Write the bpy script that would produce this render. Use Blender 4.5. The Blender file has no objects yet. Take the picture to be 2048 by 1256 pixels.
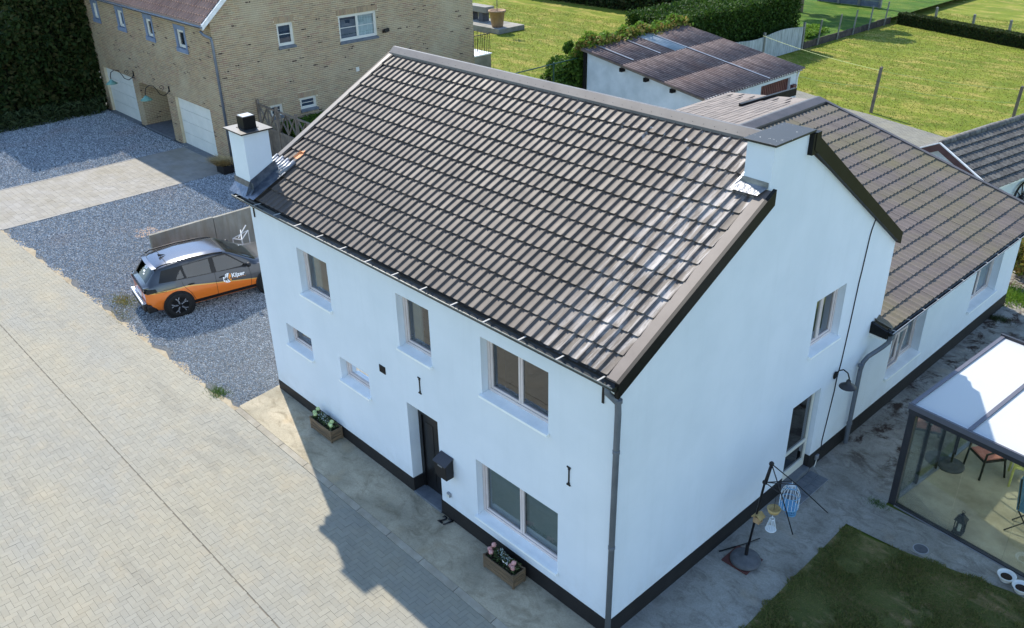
import bpy, bmesh, math, random
import numpy as np
from mathutils import Vector, Matrix
random.seed(7); rng = np.random.default_rng(7)
SC = bpy.context.scene
COL = SC.collection
R = math.radians
# ------------------------------------------------------------------ camera
cam = bpy.data.cameras.new('camera'); camo = bpy.data.objects.new('camera', cam); COL.objects.link(camo)
cam.sensor_fit = 'HORIZONTAL'; cam.sensor_width = 36.0; cam.lens = 1770.5/2048*36.0
cam.clip_start = 0.1; cam.clip_end = 2000
yaw, pitch, roll = R(-47.06), R(28.25), R(-1.07)
fw = Vector((math.sin(yaw)*math.cos(pitch), math.cos(yaw)*math.cos(pitch), -math.sin(pitch)))
rt = Vector((math.cos(yaw), -math.sin(yaw), 0)); up = rt.cross(fw)
r2 = math.cos(roll)*rt+math.sin(roll)*up; u2 = -math.sin(roll)*rt+math.cos(roll)*up
camo.matrix_world = Matrix(((r2.x, u2.x, -fw.x, 6.51), (r2.y, u2.y, -fw.y, -8.06), (r2.z, u2.z, -fw.z, 11.58), (0, 0, 0, 1)))
SC.camera = camo
CAMP = np.array([6.51, -8.06, 11.58])
# ------------------------------------------------------------------ sky and sun
SUN_EL, SUN_AZ = R(43.4), math.atan2(-1.0, 0.345)          # azimuth measured from +Y towards +X
wd = bpy.data.worlds.new('World'); SC.world = wd; wd.use_nodes = True
nt = wd.node_tree; bg = nt.nodes['Background']; sky = nt.nodes.new('ShaderNodeTexSky')
sky.sky_type = 'NISHITA'; sky.sun_disc = False; sky.sun_elevation = SUN_EL; sky.sun_rotation = SUN_AZ
sky.altitude = 50; sky.air_density = 1.0; sky.dust_density = 0.15; sky.ozone_density = 2.2
nt.links.new(sky.outputs[0], bg.inputs[0]); bg.inputs[1].default_value = 0.15
sl = bpy.data.lights.new('sun', 'SUN'); sl.energy = 3.3; sl.angle = R(0.6); sl.color = (1.0, 0.93, 0.82)
so = bpy.data.objects.new('sun', sl); COL.objects.link(so)
sv = Vector((math.sin(SUN_AZ)*math.cos(SUN_EL), math.cos(SUN_AZ)*math.cos(SUN_EL), math.sin(SUN_EL)))
so.rotation_euler = sv.to_track_quat('Z', 'Y').to_euler(); so.location = (-30, 10, 40)
SC.view_settings.view_transform = 'Standard'; SC.view_settings.look = 'None'
SC.view_settings.exposure = 1.15; SC.view_settings.gamma = 1.0
SC.view_settings.use_curve_mapping = False

# ------------------------------------------------------------------ materials
def S(r, g, b, k=1.0):
    f = lambda c: ((c/255+0.055)/1.055)**2.4 if c > 10 else c/255/12.92
    return (f(r)*k, f(g)*k, f(b)*k)
MATS = {}
class NT:
    def __init__(s, name):
        s.m = bpy.data.materials.new(name); s.m.use_nodes = True; s.t = s.m.node_tree
        s.b = s.t.nodes['Principled BSDF']; s.o = s.t.nodes['Material Output']; MATS[name] = s.m
    def n(s, typ, **kw):
        q = s.t.nodes.new(typ)
        for k, v in kw.items():
            if k.startswith('i_'):
                q.inputs[int(k[2:]) if k[2:].isdigit() else k[2:].replace('_', ' ')].default_value = v
            else: setattr(q, k, v)
        return q
    def l(s, a, b): s.t.links.new(a, b)
    def pos(s, obj=False):
        if obj: return s.n('ShaderNodeTexCoord').outputs['Object']
        return s.n('ShaderNodeNewGeometry').outputs['Position']
    def noise(s, scale, detail=4, rough=0.55, vec=None, stretch=None, dist=0.0):
        v = vec if vec is not None else s.pos()
        if stretch:
            mp = s.n('ShaderNodeMapping'); mp.inputs['Scale'].default_value = stretch; s.l(v, mp.inputs[0]); v = mp.outputs[0]
        q = s.n('ShaderNodeTexNoise'); q.inputs['Scale'].default_value = scale; q.inputs['Detail'].default_value = detail
        q.inputs['Roughness'].default_value = rough; q.inputs['Distortion'].default_value = dist; s.l(v, q.inputs['Vector'])
        return q.outputs[0]
    def ramp(s, fac, a, b, ca=(0, 0, 0), cb=(1, 1, 1)):
        q = s.n('ShaderNodeValToRGB'); e = q.color_ramp.elements
        e[0].position = a; e[1].position = b; e[0].color = (*ca, 1); e[1].color = (*cb, 1); s.l(fac, q.inputs[0]); return q.outputs[0]
    def mix(s, fac, a, b, typ='MIX'):
        q = s.n('ShaderNodeMix', data_type='RGBA', blend_type=typ)
        for sock, v in ((q.inputs[0], fac), (q.inputs[6], a), (q.inputs[7], b)):
            if isinstance(v, bpy.types.NodeSocket): s.l(v, sock)
            elif isinstance(v, (int, float)): sock.default_value = v
            else: sock.default_value = (*v, 1)
        return q.outputs[2]
    def math(s, op, a, b=0.0, clamp=False):
        q = s.n('ShaderNodeMath', operation=op, use_clamp=clamp)
        for sock, v in ((q.inputs[0], a), (q.inputs[1], b)):
            if isinstance(v, bpy.types.NodeSocket): s.l(v, sock)
            else: sock.default_value = v
        return q.outputs[0]
    def rand(s):
        a = s.n('ShaderNodeNewGeometry').outputs['Random Per Island']; b = s.n('ShaderNodeObjectInfo').outputs['Random']
        return s.math('FRACT', s.math('ADD', a, b))
    def bump(s, h, strength=0.3, dist=0.02):
        q = s.n('ShaderNodeBump'); q.inputs['Strength'].default_value = strength; q.inputs['Distance'].default_value = dist
        s.l(h, q.inputs['Height']); s.l(q.outputs[0], s.b.inputs['Normal'])
    def col(s, c):
        if isinstance(c, bpy.types.NodeSocket): s.l(c, s.b.inputs['Base Color'])
        else: s.b.inputs['Base Color'].default_value = (*c, 1)
    def set(s, rough=0.6, metal=0.0, spec=0.5, coat=0.0):
        s.b.inputs['Roughness'].default_value = rough; s.b.inputs['Metallic'].default_value = metal
        s.b.inputs['Specular IOR Level'].default_value = spec; s.b.inputs['Coat Weight'].default_value = coat
        return s.m
def M(name, c1, c2=None, scale=3.0, rough=0.7, metal=0.0, spec=0.4, bump=0.0, bscale=60.0, bdist=0.01, island=0.0, obj=False, coat=0.0, lo=0.35, hi=0.65, stretch=None):
    s = NT(name); c = c1
    v = s.pos(obj)
    if c2 is not None: c = s.mix(s.ramp(s.noise(scale, 5, 0.6, v, stretch), lo, hi), c1, c2)
    if island:
        k = s.math('ADD', s.math('MULTIPLY', s.rand(), 2*island), 1-island)
        hsv = s.n('ShaderNodeHueSaturation')
        if isinstance(c, bpy.types.NodeSocket): s.l(c, hsv.inputs['Color'])
        else: hsv.inputs['Color'].default_value = (*c, 1)
        s.l(k, hsv.inputs['Value']); c = hsv.outputs[0]
    s.col(c)
    if bump: s.bump(s.noise(bscale, 3, 0.6, v), bump, bdist)
    return s.set(rough, metal, spec, coat)

def rendermat():
    s = NT('white_render'); c = s.mix(s.ramp(s.noise(0.9, 5, 0.6), 0.35, 0.65), S(222, 229, 236), S(215, 223, 230))
    c = s.mix(s.math('MULTIPLY', s.ramp(s.noise(1.0, 5, 0.65, None, (5, 5, 0.35)), 0.52, 0.8), 0.12), c, S(186, 194, 198))
    p = s.n('ShaderNodeSeparateXYZ'); s.l(s.pos(), p.inputs[0]); mr = s.n('ShaderNodeMapRange', i_1=0.95, i_2=0.38, i_3=0.0, i_4=1.0); s.l(p.outputs[2], mr.inputs[0])
    c = s.mix(s.math('MULTIPLY', s.math('MULTIPLY', mr.outputs[0], s.ramp(s.noise(3.0, 6, 0.7), 0.4, 0.75)), 0.35), c, S(176, 174, 166))
    s.col(c); s.bump(s.noise(120, 4, 0.7), 0.5, 0.006); s.set(0.9, spec=0.2)
rendermat()
M('black_plinth', S(26, 24, 25), S(34, 32, 32), 3, 0.6, bump=0.2, bscale=90)
M('black_trim', S(15, 15, 15), S(24, 24, 24), 5, 0.5, spec=0.2)
M('taupe_trim', S(92, 82, 77), S(104, 94, 88), 2.5, 0.5)
M('ridge_metal', S(108, 104, 100), S(88, 84, 82), 1.2, 0.5, metal=0.1)
M('pipe_grey', S(92, 98, 106), S(104, 110, 118), 4, 0.42)
M('gutter_dark', S(22, 26, 24), S(36, 40, 36), 6, 0.35)
M('gutter_bracket', S(170, 168, 162), None, rough=0.5)
M('window_frame', S(216, 204, 200), S(206, 194, 190), 4, 0.45)
M('frame_cream', S(214, 212, 200), None, rough=0.5)
M('sill_white', S(244, 247, 246), S(234, 238, 237), 4, 0.5)
M('door_black', S(20, 20, 22), S(26, 26, 28), 4, 0.35)
M('kerb_conc', S(160, 153, 138), S(138, 130, 114), 3, 0.9, bump=0.4, bscale=40, island=.06)
M('bluestone', S(92, 98, 104), S(112, 116, 120), 6, 0.65, bump=0.2)
M('lead', S(118, 124, 134), S(84, 92, 104), 7, 0.35, metal=0.6, bump=0.5, bscale=14, bdist=0.02)
M('lead_bright', S(150, 152, 156), S(112, 116, 122), 6, 0.35, metal=0.3, bump=0.5, bscale=14, bdist=0.02)
M('iron_black', S(22, 20, 22), None, rough=0.5)
M('wood_old', S(122, 100, 76), S(92, 80, 64), 5, 0.8, island=0.2, bump=0.3, bscale=40, stretch=(1, 1, 6))
M('wood_grey', S(128, 116, 102), S(100, 92, 84), 4, 0.85, island=0.18, bump=0.3, bscale=40)
M('soil', S(40, 30, 24), S(60, 46, 36), 30, 0.95, bump=0.6, bscale=60)
M('conc_slab', S(150, 146, 136), S(120, 118, 108), 1.2, 0.9, bump=0.4, bscale=50, bdist=0.006)
M('alu_dark', S(62, 62, 66), S(54, 54, 58), 3, 0.42, metal=0.2)
M('alu_light', S(150, 152, 156), None, rough=0.4, metal=0.4)
M('plastic_black', S(30, 28, 28), None, rough=0.45)
M('white_paint', S(232, 232, 228), S(214, 212, 205), 5, 0.5)
M('brown_fascia', S(74, 50, 48), S(88, 62, 58), 4, 0.55)
M('copper_green', S(112, 158, 146), S(92, 134, 126), 10, 0.5)
M('garage_door', S(222, 222, 212), S(212, 213, 203), 2, 0.55)
M('zinc', S(118, 126, 136), S(100, 108, 118), 4, 0.4, metal=0.5)
M('mortar', S(214, 200, 168), S(196, 182, 152), 2.0, 0.95)
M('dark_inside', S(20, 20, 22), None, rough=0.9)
M('blind_grey', S(150, 164, 166), S(140, 154, 156), 2, 0.8)
M('blind_tan', S(176, 150, 116), S(160, 134, 102), 3, 0.8)
M('curtain', S(214, 226, 224), S(150, 165, 165), 5, 0.8, stretch=(1, 8, 0.3))
M('blind_blue', S(72, 84, 104), S(64, 76, 96), 3, .8)
M('tyre', S(20, 20, 21), None, rough=0.75)
M('terracotta', S(168, 138, 108), S(150, 120, 92), 5, 0.8)
M('shingle', S(132, 122, 114), S(112, 104, 98), 3, 0.85, island=0.12, bump=0.3, bscale=120)
M('shed_tile', S(70, 68, 66), S(104, 102, 96), 9, 0.8, island=0.22, bump=0.4, bscale=60)
M('green_metal', S(32, 66, 52), None, rough=0.45)
M('fence_white', S(176, 182, 184), S(130, 138, 136), 3, 0.8, stretch=(3, 3, 0.4), island=0.08)
M('post_conc', S(140, 138, 128), S(112, 112, 104), 6, 0.9, bump=0.3)
M('pink_cloth', S(206, 140, 126), S(190, 122, 110), 8, 0.9)
M('yellow_plastic', S(206, 204, 120), None, rough=0.5)
M('blue_cloth', S(84, 128, 152), S(70, 110, 134), 6, 0.85)
M('tray_red', S(76, 40, 38), S(92, 54, 48), 6, 0.7)
M('stone_base', S(92, 94, 98), S(76, 78, 82), 8, 0.8, bump=0.3)
M('cage_white', S(214, 220, 224), None, rough=0.5)
M('cage_blue', S(96, 150, 186), None, rough=0.5)
M('flower_pink', S(206, 150, 146), S(222, 176, 168), 30, 0.7, island=0.12)
M('flower_green', S(190, 206, 140), S(206, 220, 166), 30, 0.7, island=0.12)
M('birdbox', S(186, 154, 116), S(164, 132, 98), 12, 0.8)
M('wire', S(176, 190, 120), None, rough=0.6)
M('cable_black', S(26, 28, 36), None, rough=0.5)
M('dry_grass', S(196, 170, 118), S(160, 136, 90), 8, 0.9, island=0.2)

def brickmat():
    s = NT('brick'); r = s.rand(); q = s.n('ShaderNodeValToRGB'); q.color_ramp.interpolation = 'LINEAR'; e = q.color_ramp.elements
    e[0].position = 0.0; e[0].color = (*S(156, 132, 102), 1); e[1].position = 1.0; e[1].color = (*S(154, 140, 114), 1)
    for p, c in ((0.25, S(168, 144, 112)), (0.5, S(138, 120, 96)), (0.7, S(164, 146, 116)), (0.85, S(150, 120, 98))):
        x = e.new(p); x.color = (*c, 1)
    s.l(r, q.inputs[0])
    dark = s.math('GREATER_THAN', s.math('FRACT', s.math('MULTIPLY', r, 37.31)), 0.98)
    blot = s.math('MULTIPLY', dark, s.ramp(s.noise(14, 2), 0.42, 0.5))
    c = s.mix(s.ramp(s.noise(0.55, 4), 0.5, 0.72), q.outputs[0], S(172, 158, 130))
    c = s.mix(blot, c, S(70, 50, 44))
    s.col(c); s.bump(s.noise(60, 3), 0.4, 0.006); s.set(0.9)
brickmat()

def tilemat(name, base, base2, moss=0.0, worn=False, rough=0.42, spec=0.25):
    s = NT(name); wear_glare = None; k = s.math('ADD', s.math('MULTIPLY', s.rand(), 0.18), 0.91)
    c = s.mix(s.ramp(s.noise(0.8, 5), 0.35, 0.7), base, base2)
    hsv = s.n('ShaderNodeHueSaturation'); s.l(c, hsv.inputs['Color']); s.l(k, hsv.inputs['Value']); c = hsv.outputs[0]
    c = s.mix(s.math('MULTIPLY', s.ramp(s.noise(9, 5, 0.7), 0.5, 0.8), 0.25), c, (base[0]*0.6, base[1]*0.6, base[2]*0.6))
    if moss: c = s.mix(s.math('MULTIPLY', s.ramp(s.noise(0.5, 6, 0.65), 0.42, 0.66), moss), c, S(122, 116, 78))
    p = s.n('ShaderNodeSeparateXYZ'); s.l(s.pos(), p.inputs[0])
    if worn:   # worn streaks near the right-hand verge, sun glare painted pale; specks under the ridge
        st = s.ramp(s.noise(1.0, 5, 0.7, None, (7, 1.1, 1.1), 0.4), 0.45, 0.62)
        mr = s.n('ShaderNodeMapRange', i_1=-1.5, i_2=-0.5, i_3=0.0, i_4=1.0); s.l(s.math('ADD', p.outputs[0], s.math('MULTIPLY', s.noise(0.7, 3), 0.9)), mr.inputs[0])
        w = s.math('MULTIPLY', s.math('MULTIPLY', st, mr.outputs[0]), 0.5)
        mr2 = s.n('ShaderNodeMapRange', i_1=3.3, i_2=4.1, i_3=0.0, i_4=1.0); s.l(p.outputs[1], mr2.inputs[0])
        mr3 = s.n('ShaderNodeMapRange', i_1=-6.5, i_2=-2.5, i_3=0.0, i_4=1.0); s.l(p.outputs[0], mr3.inputs[0])
        sp = s.math('MULTIPLY', s.math('MULTIPLY', s.ramp(s.noise(7, 3, 0.6, None, (1.6, 0.8, 0.8)), 0.62, 0.68), mr2.outputs[0]), s.math('MULTIPLY', mr3.outputs[0], 0.8))
        wear_glare = s.math('MAXIMUM', w, sp); c = s.mix(wear_glare, c, S(196, 192, 190))
        # one patch of bare orange primer near the left verge
        ds = s.n('ShaderNodeVectorMath', operation='DISTANCE'); s.l(s.pos(), ds.inputs[0]); ds.inputs[1].default_value = (-9.93, 1.12, 5.72)
        wob = s.math('ADD', ds.outputs['Value'], s.math('MULTIPLY', s.noise(9, 3), 0.16))
        c = s.mix(s.math('LESS_THAN', wob, 0.20), c, S(222, 150, 96))
    s.col(c); s.bump(s.noise(120, 3, 0.7), 0.12, 0.004)
    rg = s.math('ADD', s.math('MULTIPLY', s.noise(2.2, 4), 0.22), rough-0.1)
    if wear_glare is not None: rg = s.math('SUBTRACT', rg, s.math('MULTIPLY', wear_glare, 0.12))
    s.l(rg, s.b.inputs['Roughness']); s.b.inputs['Specular IOR Level'].default_value = spec; return s.m
tilemat('tile_taupe', S(84, 76, 69), S(92, 83, 76), worn=True, rough=0.58, spec=0.28)
tilemat('tile_aged', S(118, 108, 102), S(108, 100, 94), moss=0.55, rough=0.55)
tilemat('tile_pink', S(170, 140, 124), S(150, 120, 106), rough=0.7)

def glassmat(name, tint=(0.75, 0.8, 0.8), refl=1.0, rough=0.01):
    m = bpy.data.materials.new(name); m.use_nodes = True; MATS[name] = m; t = m.node_tree; t.nodes.clear()
    o = t.nodes.new('ShaderNodeOutputMaterial'); mx = t.nodes.new('ShaderNodeMixShader'); tr = t.nodes.new('ShaderNodeBsdfTransparent'); gl = t.nodes.new('ShaderNodeBsdfGlossy')
    fr = t.nodes.new('ShaderNodeFresnel'); fr.inputs[0].default_value = 1.5; ma = t.nodes.new('ShaderNodeMath'); ma.operation = 'MULTIPLY_ADD'; ma.use_clamp = True
    ma.inputs[1].default_value = refl; ma.inputs[2].default_value = 0.03
    tr.inputs[0].default_value = (*tint, 1); gl.inputs['Roughness'].default_value = rough; gl.inputs['Color'].default_value = (0.95, 0.97, 1, 1)
    t.links.new(fr.outputs[0], ma.inputs[0]); t.links.new(ma.outputs[0], mx.inputs[0]); t.links.new(tr.outputs[0], mx.inputs[1]); t.links.new(gl.outputs[0], mx.inputs[2]); t.links.new(mx.outputs[0], o.inputs[0])
glassmat('glass', refl=1.7); glassmat('car_glass', (0.10, 0.13, 0.13), 1.5); glassmat('car_rear', (0.06, 0.08, 0.10), 0.5); glassmat('car_shield', (0.55, 0.78, 0.70), 1.2); glassmat('clear_glass', (0.90, 0.93, 0.90), 0.6)

def groundmats():
    # block pavers of the road: pale grey beige with worn warm lanes
    s = NT('road_paver'); k = s.math('ADD', s.math('MULTIPLY', s.rand(), 0.11), 0.945)
    big = s.ramp(s.noise(0.35, 4, 0.6, None, (0.45, 1.5, 1)), 0.36, 0.66)
    c = s.mix(big, S(141, 139, 129), S(150, 144, 126))
    c = s.mix(s.math('MULTIPLY', s.ramp(s.noise(1.6, 6, 0.65), 0.5, 0.75), 0.5), c, S(160, 149, 126))
    c = s.mix(s.math('MULTIPLY', s.ramp(s.noise(0.8, 7, 0.7, None, (0.35, 1.6, 1), 0.5), 0.56, 0.72), 0.45), c, S(108, 106, 98))
    hsv = s.n('ShaderNodeHueSaturation'); s.l(c, hsv.inputs['Color']); s.l(k, hsv.inputs['Value'])
    s.col(hsv.outputs[0]); s.bump(s.noise(110, 3), 0.3, 0.004); s.set(0.88, spec=0.25)
    M('road_joint', S(142, 136, 121), S(122, 117, 105), 3.0, 0.95)
    M('drive_paver', S(150, 147, 140), S(142, 137, 125), 1.0, 0.9, spec=0.25, island=0.08, bump=0.2, bscale=90, bdist=0.004)
    M('edge_stone', S(150, 148, 144), S(138, 134, 126), 2, 0.9, island=0.08)
    # gravel
    s = NT('gravel_bed'); v = s.n('ShaderNodeTexVoronoi'); v.inputs['Scale'].default_value = 34; s.l(s.pos(), v.inputs['Vector'])
    c = s.mix(s.ramp(s.noise(60, 2), 0.35, 0.7), S(104, 108, 110), S(152, 157, 160)); c = s.mix(s.ramp(v.outputs['Distance'], 0.0, 0.4), c, S(76, 80, 82))
    s.col(c); s.bump(v.outputs['Distance'], -1.0, 0.03); s.set(0.9)
    s = NT('gravel_stone'); r = s.rand(); q = s.n('ShaderNodeValToRGB'); e = q.color_ramp.elements
    e[0].color = (*S(116, 121, 124), 1); e[1].color = (*S(204, 208, 209), 1); x = e.new(0.65); x.color = (*S(154, 159, 162), 1); s.l(r, q.inputs[0])
    c = s.mix(s.math('MULTIPLY', s.ramp(s.noise(0.4, 4), 0.55, 0.75), 0.35), q.outputs[0], S(160, 140, 128)); s.col(c); s.set(0.85)
    # concrete of walkway and yard
    for nm, a, b, dirt, warm in (('walk_concrete', S(186, 174, 150), S(154, 146, 126), S(110, 100, 78), S(184, 160, 122)), ('yard_concrete', S(160, 158, 150), S(132, 130, 122), S(86, 76, 64), S(170, 156, 132))):
        s = NT(nm); c = s.mix(s.ramp(s.noise(0.9, 6, 0.62, None, None, 0.6), 0.38, 0.64), a, b)
        c = s.mix(s.math('MULTIPLY', s.ramp(s.noise(2.3, 8, 0.75, None, (1, 1.6, 1), 0.8), 0.48, 0.72), 0.75), c, dirt)
        c = s.mix(s.math('MULTIPLY', s.ramp(s.noise(1.3, 3, 0.5), 0.60, 0.72), 0.35), c, warm)
        c = s.mix(s.math('MULTIPLY', s.ramp(s.noise(34, 5, 0.8), 0.42, 0.66), 0.34), c, dirt)
        if nm == 'yard_concrete':   # dark soil and leaf litter scattered in the passage beside the extension
            p = s.n('ShaderNodeSeparateXYZ'); s.l(s.pos(), p.inputs[0]); mr = s.n('ShaderNodeMapRange', i_1=6.2, i_2=8.0, i_3=0.0, i_4=1.0); s.l(p.outputs[1], mr.inputs[0])
            lit = s.ramp(s.noise(1.6, 8, 0.72, None, None, 0.5), 0.50, 0.60); c = s.mix(s.math('MULTIPLY', lit, mr.outputs[0]), c, S(62, 48, 40))
        s.col(c); s.bump(s.noise(25, 6, 0.7), 0.35, 0.01); s.set(0.92, spec=0.25)
    # lawns
    for nm, g1, g2, dry, dk, sc in (('lawn_lush_shaded', S(76, 108, 36), S(58, 88, 28), S(112, 124, 52), S(46, 70, 24), 1.0), ('lawn_sun', S(124, 134, 48), S(98, 114, 38), S(172, 154, 88), S(80, 96, 34), 1.0), ('lawn_shade', S(110, 110, 66), S(90, 96, 54), S(168, 140, 106), S(76, 82, 46), 2.0)):
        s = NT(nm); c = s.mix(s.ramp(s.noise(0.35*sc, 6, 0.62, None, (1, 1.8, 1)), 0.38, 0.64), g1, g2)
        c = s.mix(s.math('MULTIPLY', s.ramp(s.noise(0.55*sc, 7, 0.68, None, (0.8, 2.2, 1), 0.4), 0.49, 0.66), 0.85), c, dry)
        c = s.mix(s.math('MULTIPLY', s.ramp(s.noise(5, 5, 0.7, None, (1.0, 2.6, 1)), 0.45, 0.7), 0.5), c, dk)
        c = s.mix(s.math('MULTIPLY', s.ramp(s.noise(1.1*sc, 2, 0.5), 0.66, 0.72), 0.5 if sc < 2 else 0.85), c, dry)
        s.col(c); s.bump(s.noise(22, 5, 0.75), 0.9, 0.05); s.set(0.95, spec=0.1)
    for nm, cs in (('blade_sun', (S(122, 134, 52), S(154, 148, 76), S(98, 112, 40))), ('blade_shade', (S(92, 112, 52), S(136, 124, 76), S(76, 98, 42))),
                   ('leaf_dark', (S(34, 52, 24), S(54, 72, 32), S(74, 72, 40))), ('leaf_mid', (S(66, 98, 34), S(94, 122, 44), S(50, 80, 28))),
                   ('leaf_hedge', (S(46, 72, 26), S(70, 96, 34), S(36, 58, 22))), ('leaf_bright', (S(96, 134, 40), S(120, 146, 52), S(74, 112, 34))), ('leaf_ivy', (S(140, 120, 62), S(104, 118, 44), S(156, 128, 76))), ('leaf_flower', (S(60, 78, 44), S(88, 100, 66), S(48, 62, 38)))):
        s = NT(nm); q = s.n('ShaderNodeValToRGB'); e = q.color_ramp.elements; e[0].color = (*cs[0], 1); e[1].color = (*cs[2], 1); x = e.new(0.5); x.color = (*cs[1], 1)
        s.l(s.rand(), q.inputs[0]); s.col(q.outputs[0]); s.set(0.7, spec=0.2)
        s.b.inputs['Subsurface Weight'].default_value = 0.0
        tr = s.n('ShaderNodeBsdfTranslucent'); s.l(q.outputs[0], tr.inputs[0]); ad = s.n('ShaderNodeMixShader'); ad.inputs[0].default_value = 0.3
        s.l(s.b.outputs[0], ad.inputs[1]); s.l(tr.outputs[0], ad.inputs[2]); s.l(ad.outputs[0], s.o.inputs[0])
    M('earth', S(96, 84, 62), S(116, 104, 78), 0.5, 0.95)
    s = NT('path_brick'); bt = s.n('ShaderNodeTexBrick'); bt.inputs['Scale'].default_value = 1.0; bt.inputs['Brick Width'].default_value = 0.22; bt.inputs['Row Height'].default_value = 0.11; bt.inputs['Mortar Size'].default_value = 0.008
    bt.inputs['Color1'].default_value = (*S(128, 126, 116), 1); bt.inputs['Color2'].default_value = (*S(112, 110, 102), 1); bt.inputs['Mortar'].default_value = (*S(74, 76, 56), 1)
    s.l(s.pos(), bt.inputs['Vector']); s.col(s.mix(s.math('MULTIPLY', s.ramp(s.noise(0.7, 4), 0.45, 0.7), 0.4), bt.outputs[0], S(140, 134, 110))); s.set(0.9)
    s = NT('retaining_concrete'); p = s.n('ShaderNodeSeparateXYZ'); s.l(s.pos(), p.inputs[0])
    c = s.mix(s.ramp(s.noise(1.0, 5, 0.6), 0.4, 0.65), S(150, 148, 138), S(126, 126, 118))
    mr = s.n('ShaderNodeMapRange', i_1=0.2, i_2=1.35, i_3=0.0, i_4=1.0); s.l(s.math('ADD', p.outputs[2], s.math('MULTIPLY', s.noise(1.0, 5, 0.7, None, (9, 9, 0.5)), 0.9)), mr.inputs[0])
    st = s.math('MULTIPLY', s.math('MULTIPLY', s.ramp(s.noise(1.0, 6, 0.75, None, (5, 5, 0.6)), 0.38, 0.72), s.math('SUBTRACT', mr.outputs[0], 0.25, True)), 0.7)
    s.col(s.mix(st, c, S(104, 86, 52))); s.bump(s.noise(40, 4), 0.3, 0.006); s.set(0.9)
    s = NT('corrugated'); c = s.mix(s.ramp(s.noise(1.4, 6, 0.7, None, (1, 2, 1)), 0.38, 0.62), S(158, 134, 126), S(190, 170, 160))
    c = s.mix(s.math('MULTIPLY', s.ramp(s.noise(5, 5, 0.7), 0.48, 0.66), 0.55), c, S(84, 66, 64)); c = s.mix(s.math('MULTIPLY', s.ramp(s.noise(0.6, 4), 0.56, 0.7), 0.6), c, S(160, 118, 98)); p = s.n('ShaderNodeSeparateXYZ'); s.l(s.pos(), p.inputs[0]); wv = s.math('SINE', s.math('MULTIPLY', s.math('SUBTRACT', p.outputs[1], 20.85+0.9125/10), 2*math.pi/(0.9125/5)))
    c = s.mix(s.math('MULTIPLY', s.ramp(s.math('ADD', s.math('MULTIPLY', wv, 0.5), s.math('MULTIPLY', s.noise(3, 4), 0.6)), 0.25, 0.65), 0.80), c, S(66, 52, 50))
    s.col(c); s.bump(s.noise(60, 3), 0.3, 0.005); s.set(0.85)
    s = NT('corrugated_clear'); s.col(s.mix(s.ramp(s.noise(2, 4), 0.4, 0.7), S(160, 168, 170), S(126, 138, 142))); s.set(0.4)
    s = NT('polycarbonate'); s.col(S(240, 243, 244)); s.set(0.35); tr = s.n('ShaderNodeBsdfTranslucent'); tr.inputs[0].default_value = (0.8, 0.84, 0.82, 1)
    ad = s.n('ShaderNodeMixShader'); ad.inputs[0].default_value = 0.42; s.l(s.b.outputs[0], ad.inputs[1]); s.l(tr.outputs[0], ad.inputs[2]); s.l(ad.outputs[0], s.o.inputs[0])
    M('black_cap', S(34, 33, 32), S(58, 58, 56), 8, 0.45)
    s = NT('black_cap_specked'); sp = s.ramp(s.noise(9, 4, 0.7, None, (1, 1.3, 1), 0.6), 0.665, 0.69); s.col(s.mix(sp, S(36, 36, 35), S(206, 204, 194))); s.set(0.5)
groundmats()

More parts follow.
